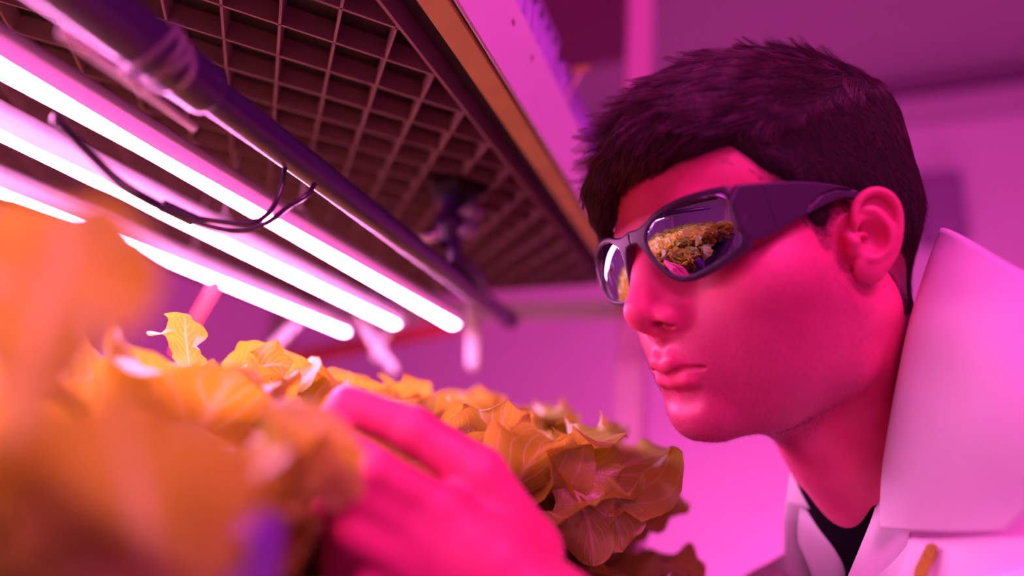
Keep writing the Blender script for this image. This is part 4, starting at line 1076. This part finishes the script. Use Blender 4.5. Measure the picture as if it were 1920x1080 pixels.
# single leaves that stand out
CAMF = -CAMM[:, 2]
def hero(i, pts, W, seed, face=CAMF, label=None, **k):
    V, Fq, A, B = leaf_grid(np.random.RandomState(seed), 1, W, 0, 0, 44, 23, axis=[at(*p) for p in pts], face=face, **k)
    r0 = plants[i]; loc = v3(*r0.location) - v3(0, 0, H0); V = rz((V - loc) / r0.scale[0], -r0.rotation_euler[2])
    o = mesh_obj('leaf', V, Fq, LEAFM, r0, attrs={'along': A, 'across': B}, local=True)
    if label: o['label'] = label
hero(1, [(975, 895, .388), (1075, 925, .374), (1112, 1062, .366)], .044, 3, face=CAMF + UP * .5, ruf=1.2, cup=-.1)
hero(1, [(1000, 885, .392), (1110, 905, .382), (1168, 1035, .378)], .048, 4, face=CAMF + UP * .7, ruf=1.0, cup=-.15)
hero(1, [(930, 960, .372), (985, 1010, .362), (1030, 1130, .356)], .040, 14, face=CAMF, ruf=1.2)
hero(1, [(820, 900, .400), (850, 860, .392), (885, 800, .392)], .046, 5, rnd=1., ruf=.4, cup=-.3)
hero(1, [(900, 930, .385), (960, 890, .380), (1010, 830, .380)], .036, 15, ruf=1.3, cup=.3)
hero(4, [(362, 740, .405), (352, 660, .392), (346, 588, .384)], .044, 6, face=CAMF + v3(-.4, 0, 0), ruf=1.0, label='pale veined leaf standing up')
hero(4, [(400, 720, .425), (455, 690, .420), (522, 655, .420)], .030, 7, rnd=1., ruf=.3, label='small round leaf lit from behind')
hero(4, [(440, 740, .40), (490, 690, .40), (545, 690, .405)], .034, 8, ruf=1.6)
hero(0, [(450, 1010, .215), (545, 880, .215), (622, 770, .222)], .052, 9, ruf=.8, cup=-.2)
hero(8, [(20, 900, .150), (70, 640, .142), (150, 385, .150)], .050, 11, ruf=1.1, label='tall orange leaf rising in front of the lamps')
hero(8, [(330, 1260, .155), (270, 980, .140), (215, 740, .132)], .060, 10, ruf=.7, rnd=.8, label='broad pale leaf turned to the viewer')
# growing channels, rack frame
for x, lb in ((-.17, 'black growing channel nearest the aisle'), (-.335, 'black growing channel second from the aisle'), (-.50, 'black growing channel third from the aisle'), (-.665, 'black growing channel farthest from the aisle')):
    c = empty('growing_channel', (x, 0, LZ), lb + ', holding a row of lettuces', 'channel', 'growing channels of the rack')
    m = MB()
    ys = [-.55, .90]
    m.box((x - .052, ys[0], LZ - .060), (x + .052, ys[1], LZ - .031), .003); m.build('channel_body', CHM, c, smooth=False)
    MB().box((x - .050, ys[0] + .001, LZ - .0308), (x - .028, ys[1] - .001, LZ - .001), .002).box((x + .028, ys[0] + .001, LZ - .0308), (x + .050, ys[1] - .001, LZ - .001), .002).build('side_ledges', CHM, c, smooth=False)
    MB().box((x - .0535, ys[0] - .004, LZ - .062), (x + .0535, ys[0] - .0002, LZ - .0005), .001).build('end_cap', CHM, c, smooth=False)
    MB().box((x - .0535, ys[1] + .0002, LZ - .062), (x + .0535, ys[1] + .004, LZ - .0005), .001).build('end_cap', CHM, c, smooth=False)
rack = empty('rack_frame', (-.55, .2, -H0), 'white metal rack frame with square posts carrying the channels and the upper shelf', 'rack')
for x in (-.175, -.935):
    for y in (-.63, .955):
        MB().box((x - .022, y - .020, -H0), (x + .022, y + .020, 1.30), .002).build('post', pmat('rack_post_paint', (.60, .36, .44), .6), rack, smooth=False)
for z0, z1 in ((.235, .2645), (LZ - .095, LZ - .0625)):
    for y in (-.628, .948): MB().box((-.913, y - .012, z0), (-.197, y + .012, z1), .0015).build('cross_rail', ALUM, rack, smooth=False)
for x in (-.195, -.915): MB().box((x - .010, -.61, LZ - .095), (x + .010, .936, LZ - .0625), .0015).build('side_beam', ALUM, rack, smooth=False)

# small plastic things low among the lettuces
PURP = pmat('violet_blue_plastic', (.16, .07, .40), .30, spec=.7)
q0 = at(448, 1045, .180)
bx = empty('plug', (q0[0], q0[1], q0[2] - .04), 'violet-blue plastic plug with a dark hole, low beside the hand', 'plug')
MB().lathe([(.0001, -.040), (.0125, -.040), (.0135, -.036), (.0125, .004), (.0115, .010), (.007, .014), (.0001, .0145)], q0, (0, 0, 1), 28).build('plug_body', PURP, bx)
hd = -camray(468, 1045); hd /= np.linalg.norm(hd); MB().lathe([(.0001, .0004), (.0026, .0004), (.0034, .0), (.0034, -.004)], q0 + hd * .0132 + UP * .001, hd, 18).build('hole', SHOEM, bx)
sp = at(1086, 142, .640)
sd_ = empty('seedling', (sp[0] - .012, sp[1], sp[2] - .03), 'small yellow-green sprout peeping over the edge of the upper shelf', 'seedling')
MB().tube([sp + v3(-.014, 0, -.040), sp + v3(-.010, 0, -.018), sp], .0012, 8).build('stalk', STEMM, sd_)
for k in (0, 1):
    V, Fq, A, B = leaf_grid(np.random.RandomState(50 + k), 1, .016, 0, 0, 14, 9, axis=[sp, sp + v3(.004 - .010 * k, .004, .010), sp + v3(.012 - .026 * k, .006, .012)], face=CAMF + UP, ruf=.3, rnd=1.)
    mesh_obj('leaf', V, Fq, LEAFM, sd_, attrs={'along': A, 'across': B})
